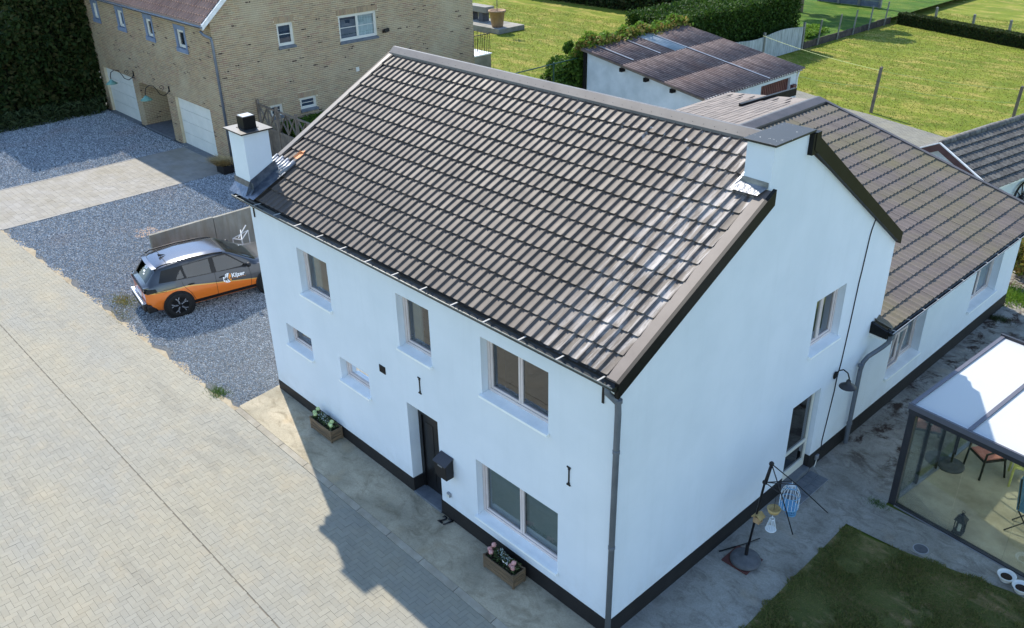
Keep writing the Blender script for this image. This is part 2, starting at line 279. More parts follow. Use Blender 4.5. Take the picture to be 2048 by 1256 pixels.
# ------------------------------------------------------------------ mesh helpers
ORG = {}
def org(o): return ORG.get(o.name, Vector((0, 0, 0))) if o else Vector((0, 0, 0))
def thing(name, label, cat, loc=(0, 0, 0), rotz=0.0, group=None, local=False):
    o = bpy.data.objects.new(name, None); COL.objects.link(o); o.location = loc; o.rotation_euler = (0, 0, rotz); o.empty_display_size = 0.2
    o['label'] = label; o['category'] = cat
    if group: o['group'] = group
    ORG[o.name] = Vector((0, 0, 0)) if (local or rotz) else Vector(loc)
    return o
def tag(o, label, cat, group=None):
    o['label'] = label; o['category'] = cat
    if group: o['group'] = group
    return o
def link(name, me, parent=None, loc=None):
    o = bpy.data.objects.new(name, me); COL.objects.link(o)
    if parent is not None: o.parent = parent; ORG[o.name] = org(parent)
    if loc is not None: o.location = Vector(loc)-org(parent)
    return o
class MB:
    def __init__(s): s.v = []; s.f = []; s.m = []; s.cm = 0
    def add(s, vs, fs):
        b = len(s.v); s.v += [tuple(v) for v in vs]
        for f in fs: s.f.append(tuple(b+i for i in f)); s.m.append(s.cm)
        return s
    def box(s, x0, x1, y0, y1, z0, z1):
        return s.add([(x, y, z) for z in (z0, z1) for y in (y0, y1) for x in (x0, x1)], [(0, 2, 3, 1), (4, 5, 7, 6), (0, 1, 5, 4), (1, 3, 7, 5), (3, 2, 6, 7), (2, 0, 4, 6)])
    def quad(s, a, b, c, d): return s.add([a, b, c, d], [(0, 1, 2, 3)])
    def bar(s, p, q, w, h, upv=(0, 0, 1)):
        p, q = Vector(p), Vector(q); d = (q-p).normalized(); u = Vector(upv)
        if abs(d.dot(u)) > 0.98: u = Vector((0, 1, 0))
        a = d.cross(u).normalized()*w/2; b = a.cross(d).normalized()*h/2
        return s.add([p-a-b, p+a-b, p+a+b, p-a+b, q-a-b, q+a-b, q+a+b, q-a+b], [(3, 2, 1, 0), (4, 5, 6, 7), (0, 1, 5, 4), (1, 2, 6, 5), (2, 3, 7, 6), (3, 0, 4, 7)])
    def tube(s, path, r, n=8, cap=True):
        P = [Vector(p) for p in path]; rs = r if isinstance(r, (list, tuple)) else [r]*len(P); rings = []
        prev = None
        for i, p in enumerate(P):
            d = (P[min(i+1, len(P)-1)]-P[max(i-1, 0)]).normalized()
            if prev is None:
                u = Vector((0, 0, 1)) if abs(d.z) < 0.9 else Vector((1, 0, 0)); a = d.cross(u).normalized()
            else: a = (prev-d*prev.dot(d)).normalized()
            prev = a; b = d.cross(a); rings.append([p+(a*math.cos(t)+b*math.sin(t))*rs[i] for t in [2*math.pi*k/n for k in range(n)]])
        vs = [v for r_ in rings for v in r_]; fs = []
        for i in range(len(P)-1):
            for k in range(n): fs.append((i*n+k, i*n+(k+1) % n, (i+1)*n+(k+1) % n, (i+1)*n+k))
        if cap: fs.append(tuple(range(n))[::-1]); fs.append(tuple((len(P)-1)*n+k for k in range(n)))
        return s.add(vs, fs)
    def lathe(s, prof, c, n=16, a0=0.0):
        c = Vector(c); vs = []; fs = []
        for r, z in prof:
            for k in range(n): t = a0+2*math.pi*k/n; vs.append((c.x+r*math.cos(t), c.y+r*math.sin(t), c.z+z))
        for i in range(len(prof)-1):
            for k in range(n): fs.append((i*n+k, i*n+(k+1) % n, (i+1)*n+(k+1) % n, (i+1)*n+k))
        if prof[0][0] > 1e-4: fs.append(tuple(range(n))[::-1])
        if prof[-1][0] > 1e-4: fs.append(tuple((len(prof)-1)*n+k for k in range(n)))
        return s.add(vs, fs)
    def prism(s, poly, vec):
        n = len(poly); vec = Vector(vec); a = [Vector(p) for p in poly]
        return s.add(a+[p+vec for p in a], [tuple(range(n))[::-1], tuple(range(n, 2*n))]+[(i, (i+1) % n, n+(i+1) % n, n+i) for i in range(n)])
    def ball(s, c, r, nu=10, nv=6, sq=(1, 1, 1)):
        c = Vector(c); vs = []; fs = []
        for j in range(nv+1):
            t = math.pi*j/nv
            for i in range(nu): p = 2*math.pi*i/nu; vs.append((c.x+r*sq[0]*math.sin(t)*math.cos(p), c.y+r*sq[1]*math.sin(t)*math.sin(p), c.z+r*sq[2]*math.cos(t)))
        for j in range(nv):
            for i in range(nu): fs.append((j*nu+i, (j+1)*nu+i, (j+1)*nu+(i+1) % nu, j*nu+(i+1) % nu))
        return s.add(vs, fs)
    def build(s, name, mat, parent=None, smooth=False, bevel=0.0, kind=None, local=False, weld=False, auto=None):
        me = bpy.data.meshes.new(name); og = Vector((0, 0, 0)) if local else org(parent)
        me.from_pydata([tuple(Vector(v)-og) for v in s.v], [], s.f)
        mats = mat if isinstance(mat, (list, tuple)) else [mat]
        for m in mats: me.materials.append(MATS[m] if isinstance(m, str) else m)
        if len(mats) > 1: me.polygons.foreach_set('material_index', s.m)
        bm = bmesh.new(); bm.from_mesh(me)
        if weld: bmesh.ops.remove_doubles(bm, verts=bm.verts, dist=0.0005)
        bmesh.ops.recalc_face_normals(bm, faces=bm.faces)
        if auto is not None:
            for e in bm.edges: e.smooth = not (len(e.link_faces) == 2 and e.calc_face_angle(0) > auto)
        bm.to_mesh(me); bm.free()
        if smooth or auto is not None: me.polygons.foreach_set('use_smooth', [True]*len(me.polygons))
        o = link(name, me, parent)
        if bevel: b = o.modifiers.new('bevel', 'BEVEL'); b.width = bevel; b.segments = 2; b.limit_method = 'ANGLE'
        if kind: o['kind'] = kind
        return o
def fastmesh(name, V, F, mat, parent=None, kind=None, smooth=False):
    """V (n,3) float array, F (m,k) int array of equal-sided faces"""
    V = np.asarray(V, np.float32)-np.array(org(parent), np.float32); F = np.asarray(F, np.int32); m, k = F.shape
    me = bpy.data.meshes.new(name); me.vertices.add(len(V)); me.vertices.foreach_set('co', V.ravel())
    me.loops.add(m*k); me.loops.foreach_set('vertex_index', F.ravel()); me.polygons.add(m)
    me.polygons.foreach_set('loop_start', np.arange(0, m*k, k, dtype=np.int32)); me.polygons.foreach_set('loop_total', np.full(m, k, np.int32))
    me.polygons.foreach_set('use_smooth', np.full(m, bool(smooth)))
    me.update(calc_edges=True); me.materials.append(MATS[mat]); o = link(name, me, parent)
    if kind: o['kind'] = kind
    return o
def sheet(name, pts, mat, label=None, kind='structure', z=None):
    me = bpy.data.meshes.new(name); me.from_pydata([(p[0], p[1], p[2] if len(p) > 2 else z) for p in pts], [], [tuple(range(len(pts)))]); me.materials.append(MATS[mat])
    o = link(name, me); o['kind'] = kind; o['label'] = label or name.replace('_', ' '); return o
BOXF = np.array([(4, 5, 7, 6), (0, 1, 5, 4), (1, 3, 7, 5), (3, 2, 6, 7), (2, 0, 4, 6)])
def boxes(C, A, B, N, mat, name, parent, kind='stuff'):
    """many small blocks: centre C, half-axes A, B, and N from base to top face"""
    C, A, B, N = (np.asarray(x, np.float32) for x in (C, A, B, N)); n = len(C)
    V = np.stack([C-A-B-N, C+A-B-N, C-A+B-N, C+A+B-N, C-A-B+N, C+A-B+N, C-A+B+N, C+A+B+N], 1).reshape(-1, 3)
    F = (BOXF[None]+8*np.arange(n)[:, None, None]).reshape(-1, 4)
    return fastmesh(name, V, F, mat, parent, kind)
def visible(P, margin=1.05):
    d = np.asarray(P)-CAMP; x = d@np.array(r2); y = d@np.array(u2); z = d@np.array(fw); f = 1770.5/1024
    return (z > 0.1) & (np.abs(x/z*f) < margin) & (np.abs(y/z*f) < margin*1256/2048)
def leaves(name, mat, pts, size, parent=None, kind=None, spread=1.0, aspect=0.6):
    pts = np.asarray(pts); n = len(pts); a = rng.normal(size=(n, 3)); a /= np.linalg.norm(a, axis=1)[:, None]; b = rng.normal(size=(n, 3)); b -= (b*a).sum(1)[:, None]*a; b /= np.linalg.norm(b, axis=1)[:, None]
    sz = size*(0.6+0.8*rng.random(n))[:, None]; A = a*sz; B = b*sz*aspect
    V = np.stack([pts-A, pts+B*0.9, pts+A, pts-B*0.9], 1).reshape(-1, 3); F = np.arange(4*n).reshape(n, 4)
    return fastmesh(name, V, F, mat, parent, kind)
def lumpbox(n, x0, x1, y0, y1, z0, z1, shell=0.25, lump=0.3, top=True):
    """random points near the faces of a clipped hedge, bulging unevenly"""
    out = []
    L = np.array([x1-x0, y1-y0, z1-z0]); areas = np.array([L[1]*L[2], L[1]*L[2], L[0]*L[2], L[0]*L[2], L[0]*L[1]]); areas = areas/areas.sum()
    ph = rng.random((6, 3))*6.28
    for i, (ar) in enumerate(areas):
        k = int(n*ar); u = rng.random((k, 3)); p = np.array([x0, y0, z0])+u*L; dep = rng.random(k)**1.6*shell
        ax = [0, 0, 1, 1, 2][i]; sg = [-1, 1, -1, 1, 1][i]
        lv = sum(np.sin(p@np.array([1.7*j+0.7, 2.3*j-0.4, 1.9*j+0.5])+ph[j, 0])/(j+1) for j in range(1, 5))*lump*0.5
        edge = np.array([x0, y0, z0])[ax] if sg < 0 else np.array([x1, y1, z1])[ax]
        p[:, ax] = edge-sg*dep+sg*(lv-lump*0.3); out.append(p)
    return np.concatenate(out)
# ================================================================== GROUND
def edge_y(x): return -1.16 - max(0.0, (-10.38-x))*0.0285
sheet('ground', [(-600, -600), (600, -600), (600, 600), (-600, 600)], 'earth', 'bare ground under everything', z=-0.03)
gg = NT('far_grass'); gg.col(gg.mix(gg.ramp(gg.noise(0.05, 5), 0.4, 0.6), S(96, 112, 48), S(120, 122, 62))); gg.set(0.95, spec=0.1)
sheet('meadow', [(-400, -500), (400, -500), (400, 400), (-400, 400)], 'far_grass', 'grassland beyond the street and gardens', z=-0.022)
road = sheet('road', [(-70, -12), (30, -12), (30, -1.05), (-10.3, -1.05), (-70, -2.75)], 'road_joint', 'pale block paved street in front of the white house', z=0.0)
# herringbone blocks 21 x 10.5 cm
W_ = 0.105; I, J = np.meshgrid(np.arange(-330, 45), np.arange(-92, -9)); I = I.ravel(); J = J.ravel(); t = (I+J) % 4
hz = t == 0; vt = t == 2
cx = np.concatenate([(I[hz]+1)*W_, (I[vt]+0.5)*W_]); cy = np.concatenate([(J[hz]+0.5)*W_, (J[vt]+1)*W_]); vert = np.concatenate([np.zeros(hz.sum(), bool), np.ones(vt.sum(), bool)])
hx = np.where(vert, W_/2, W_)-0.0016; hy = np.where(vert, W_, W_/2)-0.0016
lim = np.array([edge_y(x) for x in cx])-0.012
ya, yb = cy-hy, np.minimum(cy+hy, lim); s0, s1 = -3.768, -3.752                 # cut along the kerb and along the straight seam
cross = (ya < s1) & (yb > s0); upper = cross & (cy > -3.76); lower = cross & ~upper
oa, ob = ya.copy(), yb.copy(); ya = np.where(upper, s1, ya); yb = np.where(lower, s0, yb); whole = (np.abs(yb-ya-2*hy) < 1e-5)
xa_ = cx[cross]; cx = np.concatenate([cx, xa_]); hx = np.concatenate([hx, hx[cross]]); vert = np.concatenate([vert, vert[cross]]); hy = np.concatenate([hy, hy[cross]]); whole = np.concatenate([whole, np.zeros(cross.sum(), bool)])
ya = np.concatenate([ya, np.where(upper, oa, s1)[cross]]); yb = np.concatenate([yb, np.where(upper, s0, ob)[cross]])
cy = (ya+yb)/2; hy = (yb-ya)/2; keep = (hy > 0.012) & (cx < 4) & (cx > -34)
cx, cy, vert, hx, hy, whole = (q_[keep] for q_ in (cx, cy, vert, hx, hy, whole)); n = len(cx)
zt = 0.007+rng.normal(0, 0.0011, n); tx, ty = rng.normal(0, 0.003, n), rng.normal(0, 0.003, n)
C = np.stack([cx, cy, zt], 1); A = np.stack([hx, 0*hx, hx*tx], 1); B = np.stack([0*hy, hy, hy*ty], 1); N = np.stack([0*hx, 0*hx, np.full(n, 0.007)], 1)
vis = visible(C, 1.0); dist = np.linalg.norm(C-CAMP, axis=1); order = np.argsort(np.where(vis & whole, dist, 1e9)); near = order[:300]; rest = np.setdiff1d(np.arange(n), near)
boxes(C[rest], A[rest], B[rest], N[rest], 'road_paver', 'paver_field', road)
pm = {}
for vv in (False, True):
    mb = MB(); a, b = (W_/2-0.0016, W_-0.0016) if vv else (W_-0.0016, W_/2-0.0016); mb.box(-a, a, -b, b, -0.007, 0.007); o = mb.build('paver', 'road_paver', None, local=True); pm[vv] = o.data; bpy.data.objects.remove(o)
for i in near:
    o = link('paver', pm[bool(vert[i])], road, (cx[i], cy[i], zt[i])); o.rotation_euler = (ty[i], -tx[i], 0)
mb = MB()
mb.box(-34, 6, -3.7665, -3.7535, 0.0, 0.005); mb.build('seam', M('seam_dark', S(106, 101, 90), S(130, 124, 110), 3, 0.95), road)

# gravel forecourt left of the white house and in front of the brick house
grav = sheet('gravel_yard', [(-60, -2.45), (-26.1, -1.58), (-10.42, -1.14), (-10.36, -1.1), (-10.3, 0.0), (-10.25, 20), (-60, 20)], 'gravel_bed', 'grey blue gravel forecourt', z=0.008)
def inside(x, y): return (x < -10.45) & ~((x > -30.45) & (x < -26.05)) & ~((x < -26.3) & (y > 7.15)) & (x > -40.5)
k = 560000; gx = rng.uniform(-40, -10.4, k); gy = rng.uniform(-2.2, 9.5, k); ey = -1.16-np.maximum(0, -10.38-gx)*0.0285
rag = 0.10+0.12*np.sin(gx*2.1)+0.08*np.sin(gx*5.3+1)+rng.normal(0, 0.05, k)
ok = (gy > ey+np.maximum(rag, 0.0)) & inside(gx, gy) & visible(np.stack([gx, gy, 0*gx], 1), 1.06)
gx, gy = gx[ok], gy[ok]; d = np.hypot(gx-CAMP[0], gy-CAMP[1]); ok = rng.random(len(d)) < np.clip((22/d)**1.3, 0.12, 1); gx, gy, d = gx[ok], gy[ok], d[ok]
sz = rng.uniform(0.010, 0.021, len(gx))*np.clip(d/20, 1, 2.2); n = len(gx)
base = np.array([(1, 0, 0), (0, 1, 0), (-1, 0, 0), (0, -1, 0), (0, 0, 0.8), (0, 0, -0.5)]); an = rng.uniform(0, 6.28, n); ca, sa = np.cos(an), np.sin(an); asp = rng.uniform(0.55, 1, n)
bx = base[None, :, 0]*sz[:, None]; by = base[None, :, 1]*(sz*asp)[:, None]; bz = base[None, :, 2]*sz[:, None]+rng.uniform(-0.3, 0.3, (n, 6))*sz[:, None]
V = np.stack([gx[:, None]+bx*ca[:, None]-by*sa[:, None], gy[:, None]+bx*sa[:, None]+by*ca[:, None], 0.012+bz], -1).reshape(-1, 3)
T = np.array([(0, 1, 4), (1, 2, 4), (2, 3, 4), (3, 0, 4)]); F = (T[None]+6*np.arange(n)[:, None, None]).reshape(-1, 3)
o = fastmesh('gravel', V, F, 'gravel_stone', None, 'stuff'); o['label'] = 'loose grey blue gravel stones'
print('gravel', n)
# sandy ragged margin between gravel and street
P = []; xs = np.linspace(-30, -10.4, 90)
for x in xs: P.append((x, edge_y(x)-0.02, 0.0125))
for x in xs[::-1]: P.append((x, edge_y(x)+0.10+0.07*math.sin(x*2.3)+0.06*math.sin(x*6.1)+random.uniform(-.03, .05), 0.0125))
sheet('sand_margin', P, 'earth_pale' if 'earth_pale' in MATS else M('earth_pale', S(168, 156, 132), S(140, 126, 102), 2.5, 0.95, bump=0.5, bscale=50).name, 'strip of pale sandy earth between gravel and street')
mb = MB()
for (x, y, r) in ((-22.3, 1.95, .42),):
    pts = [(x+r*(1+random.uniform(-.35, .35))*math.cos(a)*1.2, y+r*(1+random.uniform(-.35, .35))*math.sin(a), 0.014) for a in np.linspace(0, 6.28, 18)[:-1]]; mb.add(pts, [tuple(range(len(pts)))])
o = mb.build('bare_patch', 'terracotta', None, kind='structure'); o['label'] = 'patch of bare reddish earth in the gravel'
# paved drive to the garage of the brick house
drive = sheet('driveway', [(-30.4, -1.75), (-26.1, -1.62), (-26.1, 7.3), (-30.4, 7.3)], 'road_joint', 'pale paved drive to the garage door', z=0.014)
mbA = MB().box(-0.148, 0.148, -0.098, 0.098, -0.01, 0.012).build('paver', 'drive_paver', None, local=True); md = mbA.data; bpy.data.objects.remove(mbA)
rows = []
y = -1.6; r_ = 0
while y < 7.2:
    x = -30.195+(0.15 if r_ % 2 else 0)
    while x < -26.16: rows.append((x, y)); x += 0.30
    y += 0.20; r_ += 1
rows = np.array(rows); pr = np.concatenate([rows, np.full((len(rows), 1), 0.016)], 1); dd = np.where(visible(pr, 1.0), np.linalg.norm(pr-CAMP, axis=1), 1e9); order = np.argsort(dd)
for i in order[:300]: link('paver', md, drive, (rows[i, 0], rows[i, 1], 0.016+random.gauss(0, .0015)))
q = order[300:]; n = len(q); boxes(np.concatenate([rows[q], np.full((n, 1), 0.017)], 1), np.tile((0.148, 0, 0), (n, 1)), np.tile((0, 0.098, 0), (n, 1)), np.tile((0, 0, 0.011), (n, 1)), 'drive_paver', 'paver_field', drive)
mbh = MB()
for i_ in range(1, 44, 2):
    for xx in (-30.27, -26.222): mbh.box(xx-.073, xx+.073, -1.6+i_*.2-.098, -1.6+i_*.2+.098, .004, .027)
mbh.build('half_pavers', 'drive_paver', drive, kind='stuff')
for xx in (-30.4, -26.1):
    for i in range(9): MB().box(xx-0.04, xx+0.04, -1.55+i*0.98, -0.59+i*0.98, -0.02, 0.034).build('kerb_stone', 'edge_stone', drive, bevel=0.006)

# concrete walkway in front of the white house, rising a little towards its far end
def wz(x, y): return 0.045+max(0.0, min(1.0, (-4.5-x)/5.8))*0.10*max(0.0, min(1.0, (y+1.05)/1.05))
mb = MB(); nx, ny = 60, 8; x0, x1 = -10.42, 1.45
vs = []; fs = []
for j in range(ny+1):
    for i in range(nx+1):
        x = x0+(x1-x0)*i/nx; y = -1.03+(0.045+1.03)*j/ny; vs.append((x, y, wz(x, y)+0.004*math.sin(3*x+5*y)))
for j in range(ny):
    for i in range(nx): a = j*(nx+1)+i; fs.append((a, a+1, a+nx+2, a+nx+1))
mb.add(vs, fs)
for i in range(nx):
    a = vs[i]; b = vs[i+1]; mb.quad((a[0], a[1], -0.02), (b[0], b[1], -0.02), b, a)
for j in range(ny):
    a = vs[j*(nx+1)]; b = vs[(j+1)*(nx+1)]; mb.quad((a[0], a[1], -0.02), (b[0], b[1], -0.02), b, a)
walk = mb.build('walkway', 'walk_concrete', None, smooth=False, kind='structure'); walk['label'] = 'stained concrete walkway along the front wall'
for i in range(12):
    xa = -10.38+i*0.98; MB().add([(xa, -1.165, -.02), (xa+.968, -1.165, -.02), (xa+.968, -1.165, .018), (xa, -1.165, .018), (xa, -1.032, -.02), (xa+.968, -1.032, -.02), (xa+.968, -1.032, .043), (xa, -1.032, .043)], [(0, 1, 2, 3), (3, 2, 6, 7), (5, 4, 7, 6), (0, 3, 7, 4), (1, 5, 6, 2)]).build('kerb_stone', 'kerb_conc', walk, bevel=0.004)
# yard right of the house
yard = sheet('concrete_yard', [(0, 0.048), (1.45, 0.048), (1.42, 3.4), (1.36, 5.3), (8, 5.6), (8, 6.3), (1.62, 6.35), (1.7, 12), (2.2, 17.0), (6, 17.2), (6, 19.5), (-1.0, 19.5), (-1.0, 16.6), (0, 16.6)], 'yard_concrete', 'weathered grey concrete yard beside the house', z=0.012)
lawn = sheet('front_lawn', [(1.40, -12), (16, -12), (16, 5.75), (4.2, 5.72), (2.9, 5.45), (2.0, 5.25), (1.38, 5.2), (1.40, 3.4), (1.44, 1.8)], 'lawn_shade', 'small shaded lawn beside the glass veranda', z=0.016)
k = 95000; bx_ = rng.uniform(1.30, 4.9, k); by_ = rng.uniform(0.3, 5.7, k)
lim = np.interp(bx_, [1.3, 2.0, 2.9, 4.2, 5], [5.2, 5.25, 5.45, 5.72, 5.74])+0.06*np.sin(bx_*9); ed = 1.42+0.05*np.sin(by_*7)+0.03*np.sin(by_*17)
bare = (np.sin(bx_*3.1+1.3)*np.sin(by_*2.7+0.4)+0.35*np.sin(bx_*11+by_*7)*np.sin(by_*13) > 0.48) | (np.hypot(bx_-1.95, (by_-4.35)) < 0.22)
ok = (by_ < lim) & (bx_ > ed) & visible(np.stack([bx_, by_, 0*bx_], 1), 1.08) & ~(bare & (rng.random(k) < 0.85)); bx_, by_ = bx_[ok], by_[ok]; n = len(bx_)
an = rng.uniform(0, 6.28, n); ln = rng.uniform(0.02, 0.08, n)*(0.55+0.45*np.sin(bx_*4.1)*np.sin(by_*3.3+1)); wd_ = rng.uniform(0.005, 0.012, n); le = rng.normal(0, 0.035, (n, 2))
V = np.stack([np.stack([bx_-wd_*np.cos(an), by_-wd_*np.sin(an), np.full(n, .014)], 1), np.stack([bx_+wd_*np.cos(an), by_+wd_*np.sin(an), np.full(n, .014)], 1), np.stack([bx_+le[:, 0], by_+le[:, 1], .016+ln], 1)], 1).reshape(-1, 3)
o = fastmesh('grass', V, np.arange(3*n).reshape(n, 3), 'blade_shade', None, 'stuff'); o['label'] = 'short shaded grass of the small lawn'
# gardens behind
sheet('back_lawn', [(-70, 19.4), (30, 19.4), (30, 130), (-70, 130)], 'lawn_sun', 'dry sunlit lawns of the back gardens', z=0.0)
sheet('paved_path', [(-16.5, 12.0), (-0.2, 12.0), (-0.6, 25.0), (-4.0, 28.6), (-7.27, 30.55), (-9.7, 31.25), (-11.9, 31.85), (-13.2, 32.0), (-14.8, 33.0), (-16.5, 33.5)], 'path_brick', 'mossy block paved path behind the extension', z=0.01)
sheet('raised_garden', [(-34, 42.45), (-21.42, 42.45), (-21.32, 53.7), (-21.3, 75), (-34, 75)], 'lawn_lush_shaded', 'slightly higher rough grass behind the low plank wall', z=0.40)  # greener, darker colour: lush grass with the hedge's shade painted in
k = 150000; bx_ = rng.uniform(-48, -2, k); by_ = rng.uniform(20, 60, k); d = np.hypot(bx_-CAMP[0], by_-CAMP[1])
pathlim = np.interp(bx_, [-16.5, -14.8, -13.2, -11.9, -9.7, -7.27, -4, -0.6], [33.5, 33.0, 32.0, 31.85, 31.25, 30.55, 28.6, 25])
ok = ((bx_ < -16.4) | (by_ > pathlim)) & ~((bx_ < -21.3) & (by_ > 42.4)) & ~((bx_ > -20) & (bx_ < -13.3) & (by_ < 28.2)) & visible(np.stack([bx_, by_, 0*bx_], 1), 1.05); bx_, by_ = bx_[ok], by_[ok]; n = len(bx_)
an = rng.uniform(0, 6.28, n); ln = rng.uniform(0.03, 0.07, n); wd_ = rng.uniform(0.012, 0.03, n); le = rng.normal(0, 0.05, (n, 2))
V = np.stack([np.stack([bx_-wd_*np.cos(an), by_-wd_*np.sin(an), np.full(n, .0)], 1), np.stack([bx_+wd_*np.cos(an), by_+wd_*np.sin(an), np.full(n, .0)], 1), np.stack([bx_+le[:, 0], by_+le[:, 1], ln], 1)], 1).reshape(-1, 3)
o = fastmesh('grass', V, np.arange(3*n).reshape(n, 3), 'blade_sun', None, 'stuff'); o['label'] = 'short dry grass of the sunlit back lawns'
def tuft(name, label, x, y, n, rad, h, mat, z=0.01, group=None, cat='weeds'):
    px = rng.normal(0, rad, (n, 2))*[1.3, 0.7]; L = rng.uniform(.5, 1, n)*h; le = rng.normal(0, h*0.5, (n, 2)); w = h*0.06; an = rng.uniform(0, 6.28, n)
    b = np.stack([x+px[:, 0], y+px[:, 1], np.full(n, z)], 1); dx = np.stack([np.cos(an)*w, np.sin(an)*w, 0*an], 1)
    V = np.stack([b-dx, b+dx, b+np.stack([le[:, 0], le[:, 1], L], 1)], 1).reshape(-1, 3)
    t_ = thing(name, label, cat, (x, y, z), group=group); fastmesh('leaves', V, np.arange(3*n).reshape(n, 3), mat, t_); return t_
tuft('weed_clump', 'weeds growing in the gravel behind the orange rear bumper', -17.75, -0.75, 500, 0.22, 0.11, 'leaf_ivy')
tuft('weed_clump', 'dry weeds at the gravel edge left of the car wheel', -17.0, -1.15, 300, 0.25, 0.08, 'leaf_ivy')
tuft('weed_clump', 'green weed tuft at the gravel edge near the walkway', -11.35, -1.08, 350, 0.14, 0.10, 'leaf_mid')
tuft('weed_clump', 'bright green weeds at the far corner of the extension', 0.15, 17.2, 1500, 0.45, 0.22, 'leaf_bright')
tuft('weed_clump', 'small moss tuft at the foot of the extension wall', 0.22, 15.6, 400, 0.14, 0.10, 'leaf_dark')
tuft('weed_clump', 'moss tuft at the foot of the dark veranda post', 1.50, 6.25, 260, 0.09, 0.07, 'leaf_mid')

# ================================================================== shared builders
def wall_holes(mb, u0, u1, z0, z1, holes, fn, depth):
    us = sorted({u0, u1, *[h[0] for h in holes], *[h[1] for h in holes]}); zs = sorted({z0, z1, *[h[2] for h in holes], *[h[3] for h in holes]})
    us = [u for u in us if u0 <= u <= u1]; zs = [z for z in zs if z0 <= z <= z1]
    for i in range(len(us)-1):
        for j in range(len(zs)-1):
            uc, zc = (us[i]+us[i+1])/2, (zs[j]+zs[j+1])/2
            if any(h[0] < uc < h[1] and h[2] < zc < h[3] for h in holes): continue
            mb.quad(fn(us[i], 0, zs[j]), fn(us[i+1], 0, zs[j]), fn(us[i+1], 0, zs[j+1]), fn(us[i], 0, zs[j+1]))
    for h in holes:
        a, b, c, d = h[:4]; dp = h[4] if len(h) > 4 else depth
        mb.quad(fn(a, 0, c), fn(a, dp, c), fn(a, dp, d), fn(a, 0, d)); mb.quad(fn(b, 0, c), fn(b, dp, c), fn(b, dp, d), fn(b, 0, d))
        mb.quad(fn(a, 0, d), fn(b, 0, d), fn(b, dp, d), fn(a, dp, d)); mb.quad(fn(a, 0, c), fn(b, 0, c), fn(b, dp, c), fn(a, dp, c))
def fbox(mb, fn, u0, u1, d0, d1, z0, z1):
    vs = [fn(u, d, z) for z in (z0, z1) for d in (d0, d1) for u in (u0, u1)]; return mb.add(vs, [(0, 2, 3, 1), (4, 5, 7, 6), (0, 1, 5, 4), (1, 3, 7, 5), (3, 2, 6, 7), (2, 0, 4, 6)])
def window(house, fn, a, b, z0, z1, depth=0.2, leaves_=1, fmat='window_frame', blind=None, sill=True, bars=False, smat='sill_white', sash=True, over=0.065, sillh=0.05):
    f = 0.055; mb = MB(); e = 0.003
    A, B_, Z0, Z1 = a+e, b-e, z0+e+0.02, z1-e
    fbox(mb, fn, A, A+f, depth-.06, depth+.01, Z0, Z1); fbox(mb, fn, B_-f, B_, depth-.06, depth+.01, Z0, Z1)
    fbox(mb, fn, A+f, B_-f, depth-.06, depth+.01, Z1-f, Z1); fbox(mb, fn, A+f, B_-f, depth-.06, depth+.01, Z0, Z0+f)
    w = mb.build('window', fmat, house, bevel=0.006)
    n = leaves_; span = (B_-A-2*f)/n
    for i in range(n):
        s0, s1 = A+f+i*span, A+f+(i+1)*span; g = 0.048
        m2 = MB()
        fbox(m2, fn, s0+.004, s0+g, depth-.045, depth+.005, Z0+f+.004, Z1-f-.004); fbox(m2, fn, s1-g, s1-.004, depth-.045, depth+.005, Z0+f+.004, Z1-f-.004)
        fbox(m2, fn, s0+g, s1-g, depth-.045, depth+.005, Z1-f-g, Z1-f-.004); fbox(m2, fn, s0+g, s1-g, depth-.045, depth+.005, Z0+f+.004, Z0+f+g)
        m2.build('sash', fmat, w, bevel=0.004)
        m3 = MB(); d = depth-.02; m3.quad(fn(s0+g, d, Z0+f+g), fn(s1-g, d, Z0+f+g), fn(s1-g, d, Z1-f-g), fn(s0+g, d, Z1-f-g)); m3.build('pane', 'glass', w)
        if bars:
            m4 = MB(); zc = (Z0+Z1)/2; fbox(m4, fn, s0+g, s1-g, depth-.03, depth-.024, zc-.012, zc+.012); m4.build('glazing_bar', fmat, w)
        if blind:
            bl = blind if isinstance(blind, str) else blind[i]
            if bl: m5 = MB(); d = depth+.05; m5.quad(fn(s0+g-.03, d, Z0+f), fn(s1-g+.03, d, Z0+f), fn(s1-g+.03, d, Z1-f), fn(s0+g-.03, d, Z1-f)); m5.build('blind', bl, w)
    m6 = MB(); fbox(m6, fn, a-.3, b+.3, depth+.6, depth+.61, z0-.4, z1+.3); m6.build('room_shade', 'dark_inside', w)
    if sill:
        m7 = MB(); vs = [fn(a-.025, -over, z0-sillh), fn(b+.025, -over, z0-sillh), fn(b+.025, -over, z0-.006), fn(a-.025, -over, z0-.006), fn(a-.025, -.002, z0-sillh), fn(b+.025, -.002, z0-sillh), fn(b+.025, -.002, z0+.006), fn(a-.025, -.002, z0+.006)]
        m7.add(vs, [(0, 1, 2, 3), (3, 2, 6, 7), (0, 3, 7, 4), (1, 5, 6, 2), (0, 4, 5, 1), (4, 7, 6, 5)])
        vs = [fn(a+.003, -.0, z0+.004), fn(b-.003, -.0, z0+.004), fn(b-.003, depth-.055, z0+.028), fn(a+.003, depth-.055, z0+.028)]; m7.quad(*vs)
        m7.build('sill', smat, w)
    return w
